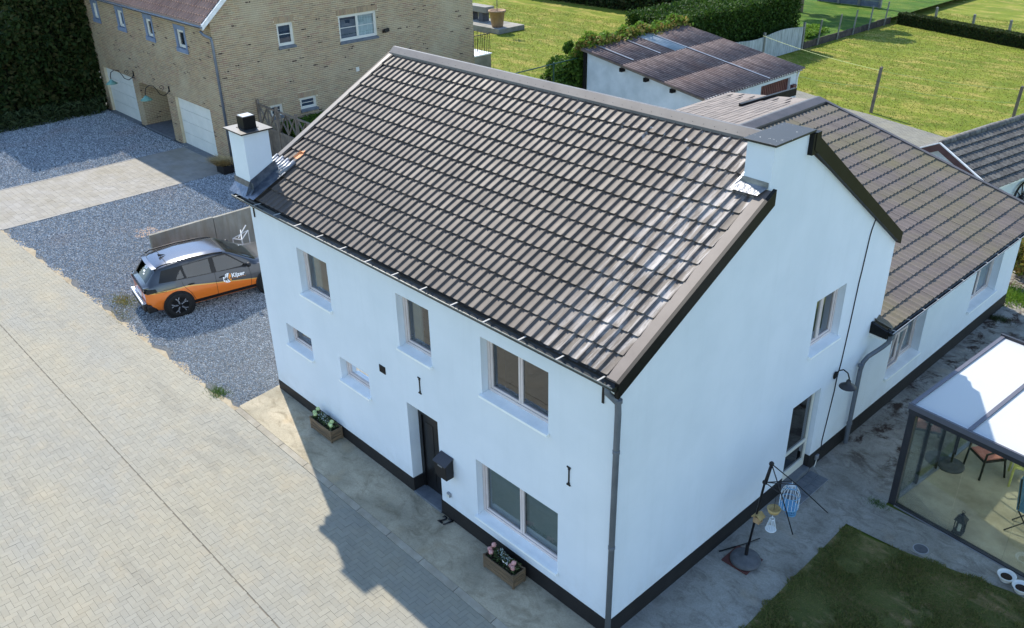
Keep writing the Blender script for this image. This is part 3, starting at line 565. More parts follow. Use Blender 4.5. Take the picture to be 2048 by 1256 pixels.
def tile_roof(roof, ncol, nrow, pitch, step, place, mat, rise=0.030, ribh=0.031, nvis=300, name='tile', pv=None):
    """profiled tiles: place(u, s, w) maps across, down-slope and up-normal to the world"""
    pu = pv or [(0, 1.0), (.03, .97), (.065, .70), (.11, .30), (.15, .08), (.20, 0), (.45, -.05), (.70, .04), (.82, .20), (.90, .48), (.96, .86), (1, 1.0)]; k = len(pu)
    U = np.array([p[0] for p in pu])*pitch; Wd = np.array([p[1] for p in pu])*ribh
    o0 = np.array(place(0, 0, 0)); ex = np.array(place(1, 0, 0))-o0; es = np.array(place(0, 1, 0))-o0; en = np.array(place(0, 0, 1))-o0
    L = step+0.012
    loc = np.concatenate([np.stack([U, np.zeros(k), Wd], 1), np.stack([U, np.full(k, L), Wd+rise], 1), np.stack([U, np.full(k, L), Wd+rise-0.012-0.012], 1), np.stack([U, np.full(k, L-0.02), Wd-0.004], 1)])
    vl = loc[:, :1]*ex+loc[:, 1:2]*es+loc[:, 2:]*en
    F = []
    for r in range(3): F += [(r*k+i, r*k+i+1, (r+1)*k+i+1, (r+1)*k+i) for i in range(k-1)]
    F = np.array(F)
    G = np.array([(i, j) for i in range(ncol) for j in range(nrow)]); off = o0+G[:, :1]*pitch*ex+G[:, 1:]*step*es+rng.normal(0, 0.0022, (len(G), 1))*en
    vis = visible(off+ex*pitch/2+es*step/2, 1.0); key = np.where(vis, np.linalg.norm(off-CAMP, axis=1), 1e9); order = np.argsort(key); near, rest = order[:nvis], order[nvis:]
    me = bpy.data.meshes.new(name); me.from_pydata([tuple(v) for v in vl], [], [tuple(f) for f in F]); me.materials.append(MATS[mat]); me.polygons.foreach_set('use_smooth', [True]*len(me.polygons))
    bm = bmesh.new(); bm.from_mesh(me)
    for e in bm.edges:
        if len(e.link_faces) == 2 and e.calc_face_angle(0) > 0.9: e.smooth = False
    bm.to_mesh(me); bm.free()
    for i in near: link(name, me, roof, off[i])
    n = len(rest); V = (off[rest][:, None]+vl[None]).reshape(-1, 3); FF = (F[None]+len(vl)*np.arange(n)[:, None, None]).reshape(-1, 4)
    o = fastmesh(name+'_field', V, FF, mat, roof, 'stuff', smooth=True)
    bm = bmesh.new(); bm.from_mesh(o.data)
    for e in bm.edges:
        if len(e.link_faces) == 2 and e.calc_face_angle(0) > 0.9: e.smooth = False
    bm.to_mesh(o.data); bm.free()
FN_F = lambda u, d, z: (u, d, z)          # front wall of the house: outward is -Y
FN_G = lambda u, d, z: (-d, u, z)         # gable wall: outward is +X

# ================================================================== WHITE HOUSE
HL, HW = -10.30, 8.32
EAVE_Z, RY, RZ = 4.98, 4.25, 7.36         # roof: eave line at y=-0.1, ridge
SL = (RZ-5.05)/(RY+0.1)
zroof = lambda y: 5.05+SL*(y+0.1) if y <= RY else RZ-(y-RY)*0.665
house = thing('white_house', 'two storey white rendered house with taupe tiled roof and black plinth', 'house', (-5.15, 4.1, 0))
HF = [(-8.55, -7.45, 3.30, 4.34, .2), (-5.19, -4.255, 3.39, 4.50, .2), (-9.49, -8.475, 1.705, 2.225, .2), (-7.385, -6.365, 1.72, 2.25, .2), (-2.92, -1.375, 3.42, 4.52, .2), (-3.165, -1.15, 0.665, 1.93, .2), (-5.13, -4.21, -.2, 2.2, .3)]
HG = [(5.44, 6.51, 3.08, 4.21, .2), (5.18, 6.21, -.2, 2.04, .16)]
mb = MB()
wall_holes(mb, HL, 0, -0.2, EAVE_Z, HF, FN_F, .2)
mb.build('front_wall', 'white_render', house, weld=True)
mb = MB(); wall_holes(mb, 0, HW, -0.2, 4.60, HG, FN_G, .2)
ys = [0, RY, HW]; P = [(0, 0, 4.60), (0, HW, 4.60), (0, HW, zroof(HW)-.03), (0, RY, zroof(RY)-.05), (0, 0, zroof(0)-.05)]; mb.add(P, [(0, 1, 2, 3, 4)])
mb.build('gable_wall', 'white_render', house, weld=True)
mb = MB(); P = [(HL, 0, -.2), (HL, HW, -.2), (HL, HW, zroof(HW)-.05), (HL, RY, zroof(RY)-.05), (HL, 0, zroof(0)-.05)]; mb.add(P, [(0, 1, 2, 3, 4)]); mb.build('gable_wall', 'white_render', house)
MB().quad((HL, HW, -.2), (0, HW, -.2), (0, HW, zroof(HW)-.05), (HL, HW, zroof(HW)-.05)).build('back_wall', 'white_render', house)
# plinth
ZP = 0.386
mb = MB()
for a, b in ((HL-.008, -5.13), (-4.21, .008)):
    mb.box(a, b, -.008, .02, -.1, ZP)
fbox(mb, FN_F, -5.138, -5.10, -.0075, .29, -.1, ZP-.001); fbox(mb, FN_F, -4.24, -4.202, -.0075, .29, -.1, ZP-.001)
mb.build('plinth', 'black_plinth', house)
mb = MB(); mb.box(-.02, .0085, -.0085, 5.18, -.1, ZP+.001); mb.box(-.02, .0085, 6.21, HW, -.1, ZP+.001); mb.box(-.15, .0085, 6.18, 6.2095, -.1, ZP); mb.build('plinth', 'black_plinth', house)
# windows
w1_ = window(house, FN_F, *HF[0][:4], blind=None); w2_ = window(house, FN_F, *HF[1][:4])
for w_, h_ in ((w1_, HF[0]), (w2_, HF[1])):
    mb = MB(); n_ = 14; vs = []
    for zz in (h_[2]+.06, h_[3]-.06):
        for i in range(n_+1): vs.append((h_[0]+.10+.26*i/n_, .28+.02*math.sin(i*1.9), zz))
    mb.add(vs, [(i, i+1, n_+2+i, n_+1+i) for i in range(n_)]); mb.build('curtain', 'blind_grey', w_, smooth=True)
window(house, FN_F, *HF[2][:4]); window(house, FN_F, *HF[3][:4], blind='blind_grey')
window(house, FN_F, *HF[4][:4], leaves_=2); window(house, FN_F, *HF[5][:4], leaves_=2, blind='blind_grey'); window(house, FN_G, *HG[0][:4], leaves_=2, blind=['curtain', None])
# front door
d = MB(); fbox(d, FN_F, -5.10, -5.04, .24, .31, .06, 2.19); fbox(d, FN_F, -4.30, -4.24, .24, .31, .06, 2.19); fbox(d, FN_F, -5.04, -4.30, .24, .31, 2.13, 2.19); fbox(d, FN_F, -5.04, -4.30, .24, .31, 1.86, 1.91)
fbox(d, FN_F, -5.13, -5.10, .24, .31, ZP-.0, 2.2); fbox(d, FN_F, -4.24, -4.21, .24, .31, ZP, 2.2)
door = d.build('front_door', 'door_black', house)
d = MB(); fbox(d, FN_F, -5.035, -4.305, .27, .30, .065, 1.855); fbox(d, FN_F, -4.95, -4.72, .262, .268, .25, 1.7); fbox(d, FN_F, -4.62, -4.39, .262, .268, .25, 1.7); d.build('door_leaf', 'door_black', door, bevel=.004)
d = MB(); d.tube([(-4.36, .25, .95), (-4.36, .22, .95), (-4.36, .22, 1.35), (-4.36, .25, 1.35)], .012); d.build('handle', 'alu_light', door)
d = MB(); d.quad((-5.04, .275, 1.91), (-4.30, .275, 1.91), (-4.30, .275, 2.13), (-5.04, .275, 2.13)); d.build('transom_pane', 'glass', door)
d = MB(); d.quad((-5.1, .33, 1.85), (-4.2, .33, 1.85), (-4.2, .33, 2.2), (-5.1, .33, 2.2)); d.build('blind', 'blind_grey', door)
MB().box(-5.098, -4.242, -.03, .32, -.05, .10).build('doorstep', 'bluestone', house, bevel=.006)
# side door with two dark panes
sd = MB(); fbox(sd, FN_G, 5.185, 5.25, .09, .16, .14, 2.035); fbox(sd, FN_G, 6.115, 6.178, .09, .16, .14, 2.035); fbox(sd, FN_G, 5.25, 6.115, .09, .16, 1.98, 2.035); fbox(sd, FN_G, 5.25, 6.115, .09, .16, .75, .82); fbox(sd, FN_G, 5.25, 6.115, .09, .16, .14, .33)
sdo = sd.build('side_door', 'frame_cream', house, bevel=.005)
for z0, z1 in ((.33, .75), (.82, 1.98)):
    MB().quad((-.12, 5.25, z0), (-.12, 6.115, z0), (-.12, 6.115, z1), (-.12, 5.25, z1)).build('pane', 'car_glass', sdo)
    MB().box(-.19, -.17, 5.2, 6.16, z0-.02, z1+.02).build('screen', 'dark_inside', sdo)
MB().box(-.16, .06, 5.20, 6.176, -.05, .135).build('doorstep', 'bluestone', house, bevel=.006)
# roof
deck = MB(); t_ = 0.06
deck.add([(HL-.16, -.08, 5.05-.075), (-.012, -.08, 5.05-.075), (-.012, RY, RZ-.075), (HL-.16, RY, RZ-.075), (HL-.16, HW+.28, zroof(HW+.28)-.02), (-.012, HW+.28, zroof(HW+.28)-.02)], [(0, 1, 2, 3), (3, 2, 5, 4)])
roof = deck.build('roof', 'tile_taupe', house)
nrm = Vector((0, -SL, 1)).normalized(); dn = Vector((0, -1, -SL)).normalized(); TOPY = 4.14
NR = 13; slopeL = (TOPY+0.06)*math.sqrt(1+SL*SL); step = slopeL/NR; NC = 55; p_ = (10.26)/NC
top = Vector((-10.40, TOPY, zroof(TOPY)-.035))
tile_roof(roof, NC, NR, p_, step, lambda u, s, w: tuple(top+Vector((1, 0, 0))*u+dn*s+nrm*w), 'tile_taupe')
# ridge cap with two flanges
mb = MB(); xa, xb = HL-.22, -.40
sec = [(-.165, -.165*SL-.012), (-.155, -.155*SL+.030), (-.03, .062), (.03, .062), (.155, -.155*.665+.03), (.165, -.165*.665-.012)]
vs = [(x, RY+a, RZ+b) for x in (xa, xb) for a, b in sec]; n = len(sec); mb.add(vs, [(i, i+1, n+i+1, n+i) for i in range(n-1)]+[tuple(range(n)), tuple(range(n, 2*n))]); mb.build('ridge_cap', 'ridge_metal', roof)
mb = MB(); mb.box(xa+.1, xb, RY-.145, RY-.135, RZ-.165, RZ-.05); mb.build('ridge_filler', M('filler_maroon', S(60, 30, 36), None, rough=.9), roof)
mb = MB()
for i in range(46):
    x = HL+.1+i*.22; mb.ball((x, RY-.11, RZ-.11*SL+.042), .009, 6, 4)
mb.build('ridge_screws', 'iron_black', roof, kind='stuff')
# verge flashings: right and left
def verge(x0, x1, ya, yb, lift, mat, name='verge_flashing', th=.03):
    mb = MB(); za, zb = zroof(ya)+lift, zroof(yb)+lift
    mb.add([(x0, ya, za), (x1, ya, za), (x1, yb, zb), (x0, yb, zb), (x0, ya, za-th), (x1, ya, za-th), (x1, yb, zb-th), (x0, yb, zb-th)], [(0, 1, 2, 3), (7, 6, 5, 4), (0, 4, 5, 1), (1, 5, 6, 2), (2, 6, 7, 3), (3, 7, 4, 0)]); return mb.build(name, mat, roof)
verge(-.135, .045, -.13, 3.30, .022, 'taupe_trim'); 
verge(.046, .108, -.15, 3.335, .032, 'black_trim', 'barge_board', .25)
verge(.008, .045, -.12, 3.33, -.028, 'black_trim', 'barge_board', .22)
verge(HL-.24, HL-.11, .75, RY+.02, .030, 'ridge_metal'); verge(HL-.10, HL-.07, .6, RY, -.0, 'black_trim', 'verge_channel', .05); verge(HL-.265, HL-.24, -.1, RY, .015, 'black_trim', 'barge_board', .18)
mb = MB(); ya, yb = 4.34, HW+.02; za, zb = 7.55, zroof(HW)+.10
mb.add([(.005, ya, za), (.095, ya, za), (.095, yb+.02, zb-.06), (.005, yb+.02, zb-.06), (.005, ya, za-.27), (.095, ya, za-.27), (.095, yb+.02, zb-.30), (.005, yb+.02, zb-.30)], [(0, 1, 2, 3), (7, 6, 5, 4), (0, 4, 5, 1), (1, 5, 6, 2), (2, 6, 7, 3), (3, 7, 4, 0)]); mb.build('barge_board', 'black_trim', roof)
verge(-.25, .0, RY+.05, HW+.2, .03, 'taupe_trim')
# chimneys
def chimney(x0, x1, y0, y1, zb, zt, capo, capmat, capth=.035):
    c = MB().box(x0, x1, y0, y1, zb, zt).build('chimney', 'white_render', house)
    MB().box(x0-capo, x1+capo, y0-capo, y1+capo, zt, zt+capth).build('chimney_cap', capmat, c, bevel=.004); return c
ch = chimney(-10.66, -10.03, -.03, .54, 4.9, 6.375, .075, 'black_cap', .03)
mb = MB(); mb.box(-10.49, -10.21, .11, .39, 6.40, 6.66); mb.box(-10.52, -10.18, .08, .42, 6.40, 6.415); mb.build('flue_cowl', 'black_trim', ch, bevel=.012)
MB().box(-10.475, -10.225, .125, .375, 6.655, 6.67).build('cowl_lid', 'zinc', ch, bevel=.006)
mb = MB(); mb.add([(-10.74, -.20, 5.06), (-9.92, -.20, 5.06), (-9.92, -.035, 5.22), (-10.74, -.035, 5.22), (-9.92, -.035, 5.36), (-10.74, -.035, 5.36)], [(0, 1, 2, 3), (3, 2, 4, 5)]); mb.build('flashing', 'lead', ch)
mb = MB(); xs_ = (-9.965, -9.72); pts = [(xs_[0], -.16, 5.10), (xs_[1], -.16, 5.10)]
mb.add([(-10.025, -.19, 5.10), (-9.72, -.19, 5.09), (-9.72, .64, zroof(.64)+.05), (-10.025, .64, zroof(.64)+.09), (-10.025, -.04, 5.40), (-10.025, .58, 5.70)], [(0, 1, 2, 3), (0, 3, 5, 4)]); mb.build('flashing', 'lead', ch)
mb = MB(); nn = 7
for i in range(nn):
    x = -10.48+i*.11; y0_, y1_ = .55, .93-.05*(i % 2); mb.tube([(x, y0_, zroof(y0_)+.03), (x, y1_, zroof(y1_)+.02)], .055, 6)
mb.build('flashing_apron', 'lead_bright', ch, smooth=True)
ch2 = chimney(-.46, .004, 3.30, 4.32, 6.4, 7.555, .055, 'black_cap_specked')
mb = MB(); mb.box(.0, .085, 4.28, 4.50, 7.20, 7.545); mb.build('cap_end', 'black_trim', ch2)
mb = MB(); mb.add([(-.56, 3.10, zroof(3.10)+.075), (-.08, 3.10, zroof(3.10)+.075), (-.02, 3.29, zroof(3.29)+.06), (-.52, 3.29, zroof(3.29)+.06), (-.02, 3.295, 6.99), (-.47, 3.295, 7.0)], [(0, 1, 2, 3), (3, 2, 4, 5)]); mb.add([(-.56, 3.10, zroof(3.10)+.075), (-.50, 3.29, zroof(3.29)+.06), (-.47, 3.6, zroof(3.6)+.06), (-.56, 3.5, zroof(3.5)+.06)], [(0, 1, 2, 3)]); mb.build('flashing', 'lead_bright', ch2)
# gutter
def halfround(mb, p, q, r, n=8, th=.004, side=None):
    p, q = Vector(p), Vector(q); d = (q-p).normalized(); a = Vector((0, 0, 1)).cross(d).normalized()
    ring = lambda c, rr: [c+a*math.cos(t)*rr+Vector((0, 0, -1))*math.sin(t)*rr for t in [math.pi*k/n for k in range(n+1)]]
    vs = ring(p, r)+ring(q, r)+ring(p, r-th)+ring(q, r-th); m = n+1; fs = []
    for k in range(n): fs += [(k, k+1, m+k+1, m+k), (2*m+k, 3*m+k, 3*m+k+1, 2*m+k+1)]
    fs += [(0, m, 3*m, 2*m), (m-1, 2*m+m-1, 3*m+m-1, m+m-1)]+[(k, 2*m+k, 2*m+k+1, k+1) for k in range(n)]+[(m+k, m+k+1, 3*m+k+1, 3*m+k) for k in range(n)]
    mb.add(vs, fs); mb.add(ring(p, r), [tuple(range(m))]); mb.add(ring(q, r), [tuple(range(m))])
GY, GZ = -.175, 5.015
mb = MB(); halfround(mb, (HL-.24, GY, GZ), (.08, GY, GZ), .085); gut = mb.build('gutter', 'gutter_dark', house)
MB().tube([(HL-.24, GY-.085, GZ+.004), (.08, GY-.085, GZ+.004)], .011, 6).build('gutter_rim', 'gutter_rim' if 'gutter_rim' in MATS else M('gutter_rim', S(84, 90, 84), None, rough=.35).name, gut)  # rim colour lighter than the gutter, its lit front edge painted in
for i in range(14): x = HL-.1+i*.785; MB().box(x-.014, x+.014, GY-.09, GY+.088, GZ+.002, GZ+.012).build('bracket', 'gutter_bracket', gut)
MB().box(HL-.1, .0, -.085, -.002, 4.86, 4.985).build('fascia', 'black_trim', house)
# downpipe at the near corner
mb = MB(); mb.tube([(-.07, -.17, 4.95), (-.07, -.17, 4.84), (.0, -.12, 4.76), (.045, -.075, 4.68), (.05, -.07, 4.5), (.05, -.07, .02)], .048, 12); dp = mb.build('downpipe', 'pipe_grey', house, smooth=True)
for z in (4.72, 3.85, 2.05): MB().lathe([(.05, -.03), (.056, -.025), (.056, .025), (.05, .03)], (.05, -.07, z), 12).build('pipe_clamp', 'pipe_grey', dp)
# wall anchors and vent
def anchor(x, z0, z1, small=False):
    mb = MB(); mb.box(x-.012, x+.012, -.016, .0, z0, z1)
    if not small:
        for z, s in ((z0, 1), (z1, -1)): mb.box(x-.045, x+.035, -.017, .0, z-.014, z+.014); mb.box(x-.02, x+.02, -.0165, 0, z+s*.02, z+s*.05)
    return mb.build('wall_anchor', 'iron_black', house, bevel=.004)
anchor(-4.66, 2.62, 2.95); anchor(-.915, 2.66, 3.0)
MB().box(-.30, -.265, -.02, 0, 4.50, 4.90).build('wall_anchor', 'iron_black', house); MB().box(-10.16, -10.125, -.02, 0, 4.55, 4.90).build('wall_anchor', 'iron_black', house)
mb = MB(); mb.box(-5.93, -5.74, -.012, 0, 2.54, 2.70); v_ = mb.build('air_vent', 'iron_black', house)
for i in range(5): MB().box(-5.92, -5.75, -.02, -.012, 2.555+i*.03, 2.567+i*.03).build('vent_slat', 'iron_black', v_)
# ================================================================== EXTENSION
ext = thing('house_extension', 'low white extension with brown tiled roof behind the tall white house', 'extension', (-3.2, 12.4, 0))
E1, E2, EY = (9.24, 10.90, .90, 2.06, .24), (13.64, 15.36, .90, 2.09, .24), 16.5
mb = MB(); wall_holes(mb, HW+.001, EY, -.1, 2.62, [E1, E2], FN_G, .24); mb.build('wall', 'white_render', ext, weld=True)
mb = MB(); es_ = (4.58-2.75)/6.7; mb.add([(0, EY, -.1), (-10.2, EY, -.1), (-10.2, EY, 3.75), (-6.4, EY, 4.5), (0, EY, 2.76)], [(0, 1, 2, 3, 4)]); mb.add([(-10.2, EY, -.1), (-10.2, HW, -.1), (-10.2, HW, 3.75), (-10.2, EY, 3.75)], [(0, 1, 2, 3)]); mb.build('back_wall', 'white_render', ext)
MB().box(-.02, .009, HW+.002, EY+.01, -.1, ZP+.002).build('plinth', 'black_plinth', ext)
w = window(ext, FN_G, *E1[:4], depth=.24, leaves_=2, blind=[None, 'blind_grey']); window(ext, FN_G, *E2[:4], depth=.24, leaves_=2, blind=[None, 'blind_grey'])
mb = MB(); mb.bar((-.10, 9.36, 1.02), (-.02, 9.40, 1.95), .05, .05); mb.bar((-.10, 9.93, 1.02), (-.02, 9.93, 1.95), .05, .05); mb.bar((-.02, 9.36, 1.95), (-.02, 9.93, 1.95), .05, .05); mb.bar((-.1, 9.36, 1.02), (-.1, 9.93, 1.02), .05, .05); mb.build('tilted_sash', 'window_frame', w)
deck = MB(); deck.add([(.30, 8.02, 2.71), (.30, 16.62, 2.71), (-6.4, 16.62, 4.54), (-6.4, 8.02, 4.54)], [(0, 1, 2, 3)]); er = deck.build('roof', 'tile_aged', ext)
dnx = Vector((1, 0, -es_)).normalized(); nrx = Vector((es_, 0, 1)).normalized(); NRx = 19; sx = (6.28*math.sqrt(1+es_*es_)+.12)/NRx
topx = Vector((-6.05, 8.06, 2.75+es_*6.35-.03))
tile_roof(er, 44, NRx, 8.50/44, sx, lambda u, s, w: tuple(topx+Vector((0, 1, 0))*u+dnx*s+nrx*w), 'tile_aged', pv=[(0, 1.0), (.08, .9), (.18, .5), (.30, .16), (.45, 0), (.60, .06), (.75, .3), (.88, .75), (1, 1.0)], ribh=.046, rise=.026)
mb = MB(); sec = [(.30, -.30*es_-.01), (.29, -.29*es_+.04), (.03, .05), (-.03, .05), (-.16, .0)]; vs = [(-6.4+a, y, 4.60+b) for y in (8.35, 16.63) for a, b in sec]; n = len(sec); mb.add(vs, [(i, i+1, n+i+1, n+i) for i in range(n-1)]); mb.build('ridge_cap', 'black_trim' if False else 'ridge_dark' if 'ridge_dark' in MATS else M('ridge_dark', S(84, 78, 76), S(70, 66, 64), 3, .5).name, er)
mb = MB(); mb.add([(.34, 16.56, 2.80), (.34, 16.68, 2.80), (-6.4, 16.68, 4.64), (-6.4, 16.56, 4.64), (.34, 16.56, 2.62), (.34, 16.68, 2.62), (-6.4, 16.68, 4.46), (-6.4, 16.56, 4.46)], [(0, 1, 2, 3), (7, 6, 5, 4), (0, 4, 5, 1), (1, 5, 6, 2), (2, 6, 7, 3), (3, 7, 4, 0)]); mb.build('verge_flashing', 'ridge_dark', er)
# the shallow shingled slope behind the ridge
mb = MB(); mb.add([(-6.42, 8.35, 4.55), (-6.42, 16.6, 4.55), (-10.5, 18.2, 3.77), (-10.5, 8.35, 3.77)], [(0, 1, 2, 3)]); bs = mb.build('back_roof', 'shingle', ext)
shm = MB().box(-.125, .125, -.44, .44, -.006, .006).build('shingle', 'shingle', None, local=True); sme = shm.data; bpy.data.objects.remove(shm)
for i in range(17):
    x = -6.6-i*.225; z = 4.55-(-6.42-x)*.191; ymax = 16.5+(-6.42-x)*.39
    y = 11.0+(i % 2)*.45
    while y < ymax-.4: o = link('shingle', sme, bs, (x, y, z+.014+random.uniform(0, .006))); o.rotation_euler = (0, R(-10.8-2.0), 0); y += .9
mb = MB(); mb.bar((-8.35, 15.5, 4.17), (-8.12, 18.3, 4.19), .10, .24); mb.build('roof_upstand', 'black_trim', ext)
# eaves, gutter, downpipe
MB().box(.002, .28, 7.96, 16.6, 2.50, 2.60).build('soffit', 'white_paint', ext)
MB().box(-.0, .29, 8.0, 16.62, 2.602, 2.70).build('fascia', 'black_trim', ext)
mb = MB(); mb.add([(.003, 7.93, 2.58), (.37, 7.93, 2.56), (.37, 7.93, 2.73), (.003, 7.93, 2.83), (.003, 8.0, 2.58), (.37, 8.0, 2.56), (.37, 8.0, 2.73), (.003, 8.0, 2.83)], [(0, 1, 2, 3), (7, 6, 5, 4), (0, 4, 5, 1), (1, 5, 6, 2), (2, 6, 7, 3), (3, 7, 4, 0)]); mb.build('eaves_end', 'black_trim', ext)
mb = MB(); halfround(mb, (.375, 8.0, 2.69), (.375, 16.72, 2.69), .075); eg = mb.build('gutter', 'gutter_dark', ext)
MB().tube([(.45, 8.0, 2.695), (.45, 16.72, 2.695)], .010, 6).build('gutter_rim', 'alu_light', eg)
for i in range(14): y = 8.15+i*.655; MB().box(.30, .45, y-.012, y+.012, 2.693, 2.702).build('bracket', 'gutter_bracket', eg)
mb = MB(); mb.box(.31, .44, 8.02, 8.15, 2.52, 2.63); mb.tube([(.375, 8.08, 2.56), (.37, 8.08, 2.44), (.30, 8.02, 2.33), (.13, 7.80, 2.12), (.085, 7.73, 2.0), (.085, 7.66, 1.85), (.085, 7.64, .02)], .048, 10); dp = mb.build('downpipe', 'pipe_grey', ext, auto=.8)
for z in (1.95, .52): MB().lathe([(.05, -.03), (.056, -.025), (.056, .025), (.05, .03)], (.085, 7.645, z), 12).build('pipe_clamp', 'pipe_grey', dp)

# ================================================================== WHITE GARAGE WITH CORRUGATED ROOF
gar = thing('garage', 'white garden garage with old corrugated lean-to roof', 'garage', (-16.6, 24.5, 0))
gz = lambda x: 3.55-(x+19.9)*(1.05/6.6)
GX0, GX1, GY0, GY1 = -19.72, -13.5, 21.1, 27.92
mb = MB(); mb.add([(GX0, GY0, -.1), (GX1, GY0, -.1), (GX1, GY0, gz(GX1)-.1), (GX0, GY0, gz(GX0)-.1)], [(0, 1, 2, 3)]); mb.add([(GX0, GY1, -.1), (GX1, GY1, -.1), (GX1, GY1, gz(GX1)-.1), (GX0, GY1, gz(GX0)-.1)], [(0, 1, 2, 3)]); mb.quad((GX0, GY0, -.1), (GX0, GY1, -.1), (GX0, GY1, gz(GX0)-.1), (GX0, GY0, gz(GX0)-.1))
FN_R = lambda u, d, z: (GX1-d, u, z)
wall_holes(mb, GY0, GY1, -.1, gz(GX1)-.1, [(25.15, 27.45, -.05, 2.2, .12), (23.2, 24.15, 1.2, 2.03, .12)], FN_R, .12); mb.build('wall', M('white_old', S(214, 222, 222), S(190, 200, 200), 1.2, .85, bump=.2, bscale=80), gar)
gd = MB(); gd.quad(FN_R(25.15, .11, -.05), FN_R(27.45, .11, -.05), FN_R(27.45, .11, 2.2), FN_R(25.15, .11, 2.2)); g_ = gd.build('garage_door', 'brown_fascia', gar)
for i in range(16): MB().box(GX1-.105, GX1-.085, 25.18+i*.143, 25.26+i*.143, 0, 2.16).build('door_slat', M('door_brown', S(112, 66, 58), S(96, 56, 50), 4, .6, island=.1) if 'door_brown' not in MATS else 'door_brown', g_)
MB().quad(FN_R(23.2, .1, 1.2), FN_R(24.15, .1, 1.2), FN_R(24.15, .1, 2.03), FN_R(23.2, .1, 2.03)).build('window', 'brown_fascia', gar)
MB().box(GX1-.01, GX1+.16, 27.50, 27.78, 1.5, 1.85).build('meter_box', 'door_brown', gar, bevel=.02)
MB().tube([(GX1+.05, 27.98, 2.42), (GX1+.05, 27.98, 2.3), (GX1+.02, 27.96, 2.1), (GX1+.02, 27.96, .0)], .05, 8).build('downpipe', 'white_paint', gar)
MB().box(GX1+.06, GX1+.16, GY0-.15, GY1+.15, 2.40, 2.49).build('fascia', 'white_paint', gar)
deck = MB().add([(-19.9, 20.9, gz(-19.9)-.09), (-13.3, 20.9, gz(-13.3)-.09), (-13.3, 28.1, gz(-13.3)-.09), (-19.9, 28.1, gz(-19.9)-.09)], [(0, 1, 2, 3)]).build('roof', 'brown_fascia', gar)
MB().add([(-19.9, 20.88, gz(-19.9)-.10), (-13.3, 20.88, gz(-13.3)-.10), (-13.3, 20.88, gz(-13.3)-.02), (-19.9, 20.88, gz(-19.9)-.02)], [(0, 1, 2, 3)]).build('edge_board', 'wood_grey', deck)
def sheetmesh(width, length, waves, amp, drop):
    nx = waves*6; vs = []; fs = []
    for j, s in enumerate((0, length)):
        for i in range(nx+1): u = i/nx; vs.append((s, u*width, math.cos(u*waves*2*math.pi)*amp-s*drop+(.014 if j else 0)))
    for i in range(nx): fs.append((i, i+1, nx+2+i, nx+1+i))
    b = len(vs); vs += [(length, u/nx*width, vs[nx+1+u][2]-.012) for u in range(nx+1)]
    for i in range(nx): fs.append((nx+1+i, nx+2+i, b+i+1, b+i))
    me = bpy.data.meshes.new('roof_sheet'); me.from_pydata(vs, [], fs); me.polygons.foreach_set('use_smooth', [True]*len(fs)); return me
drop = 1.05/6.6; SWD = 7.3/8
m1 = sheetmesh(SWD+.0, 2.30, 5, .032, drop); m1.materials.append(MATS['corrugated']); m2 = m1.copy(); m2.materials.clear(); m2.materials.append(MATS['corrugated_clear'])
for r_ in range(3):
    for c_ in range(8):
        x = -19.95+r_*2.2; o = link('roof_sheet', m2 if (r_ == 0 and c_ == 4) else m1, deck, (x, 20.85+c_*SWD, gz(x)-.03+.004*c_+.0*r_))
for c_ in (1, 3, 5):
    y = 20.85+c_*SWD; MB().bar((-19.9, y, gz(-19.9)+.03), (-13.3 if c_ == 5 else -17.7, y, gz(-13.3 if c_ == 5 else -17.7)+.03), .06, .02).build('cover_strip', 'alu_light', deck)
MB().box(-19.86, -19.74, 20.98, 21.09, 0, 3.36).build('corner_post', 'black_trim', gar)
for x in (-17.64, -16.35, -14.98): MB().box(x-.07, x+.07, 20.86, 21.12, gz(x)-.30, gz(x)-.14).build('rafter_end', 'black_trim', gar)

# ================================================================== SHED WITH DARK ROOF
sang = R(-8.4); sc_, ss_ = math.cos(sang), math.sin(sang); S0 = (-4.32, 21.13)
LW = lambda x, y, z: (S0[0]+x*sc_-y*ss_, S0[1]+x*ss_+y*sc_, z)
shed = thing('garden_shed', 'small shed with mossy dark tiles and brown bargeboards at the right edge', 'shed', (S0[0], S0[1], 0))
RS, ES, XE = 2.60, 1.62, 1.95
mb = MB(); mb.add([LW(-1.7, .15, -.1), LW(1.7, .15, -.1), LW(1.7, .15, 1.68), LW(0, .15, 2.46), LW(-1.7, .15, 1.68)], [(0, 1, 2, 3, 4)]); mb.add([LW(1.7, .15, -.1), LW(1.7, 7, -.1), LW(1.7, 7, 1.68), LW(1.7, .15, 1.68)], [(0, 1, 2, 3)]); mb.build('wall', 'white_old', shed)
sl_ = (RS-ES)/XE
for s in (-1, 1):
    mb = MB(); mb.add([LW(0, -.02, RS+.02), LW(s*XE, -.02, ES+.02), LW(s*XE, 0.05, ES+.02), LW(0, .05, RS+.02), LW(0, -.02, RS-.22), LW(s*XE, -.02, ES-.20), LW(s*XE, .05, ES-.20), LW(0, .05, RS-.22)], [(0, 1, 2, 3), (7, 6, 5, 4), (0, 4, 5, 1), (1, 5, 6, 2), (2, 6, 7, 3), (3, 7, 4, 0)]); mb.build('barge_board', 'brown_fascia', shed)
    mb = MB(); mb.bar(LW(0, .0, RS+.045), LW(s*XE, .0, ES+.045), .07, .035); mb.build('verge_trim', 'white_paint', shed)
mb = MB(); mb.add([LW(0, .05, RS), LW(XE, .05, ES), LW(XE, 7, ES), LW(0, 7, RS)], [(0, 1, 2, 3)]); mb.add([LW(0, .05, RS), LW(-XE, .05, ES), LW(-XE, 7, ES), LW(0, 7, RS)], [(0, 1, 2, 3)]); sr = mb.build('roof', 'shed_tile', shed)
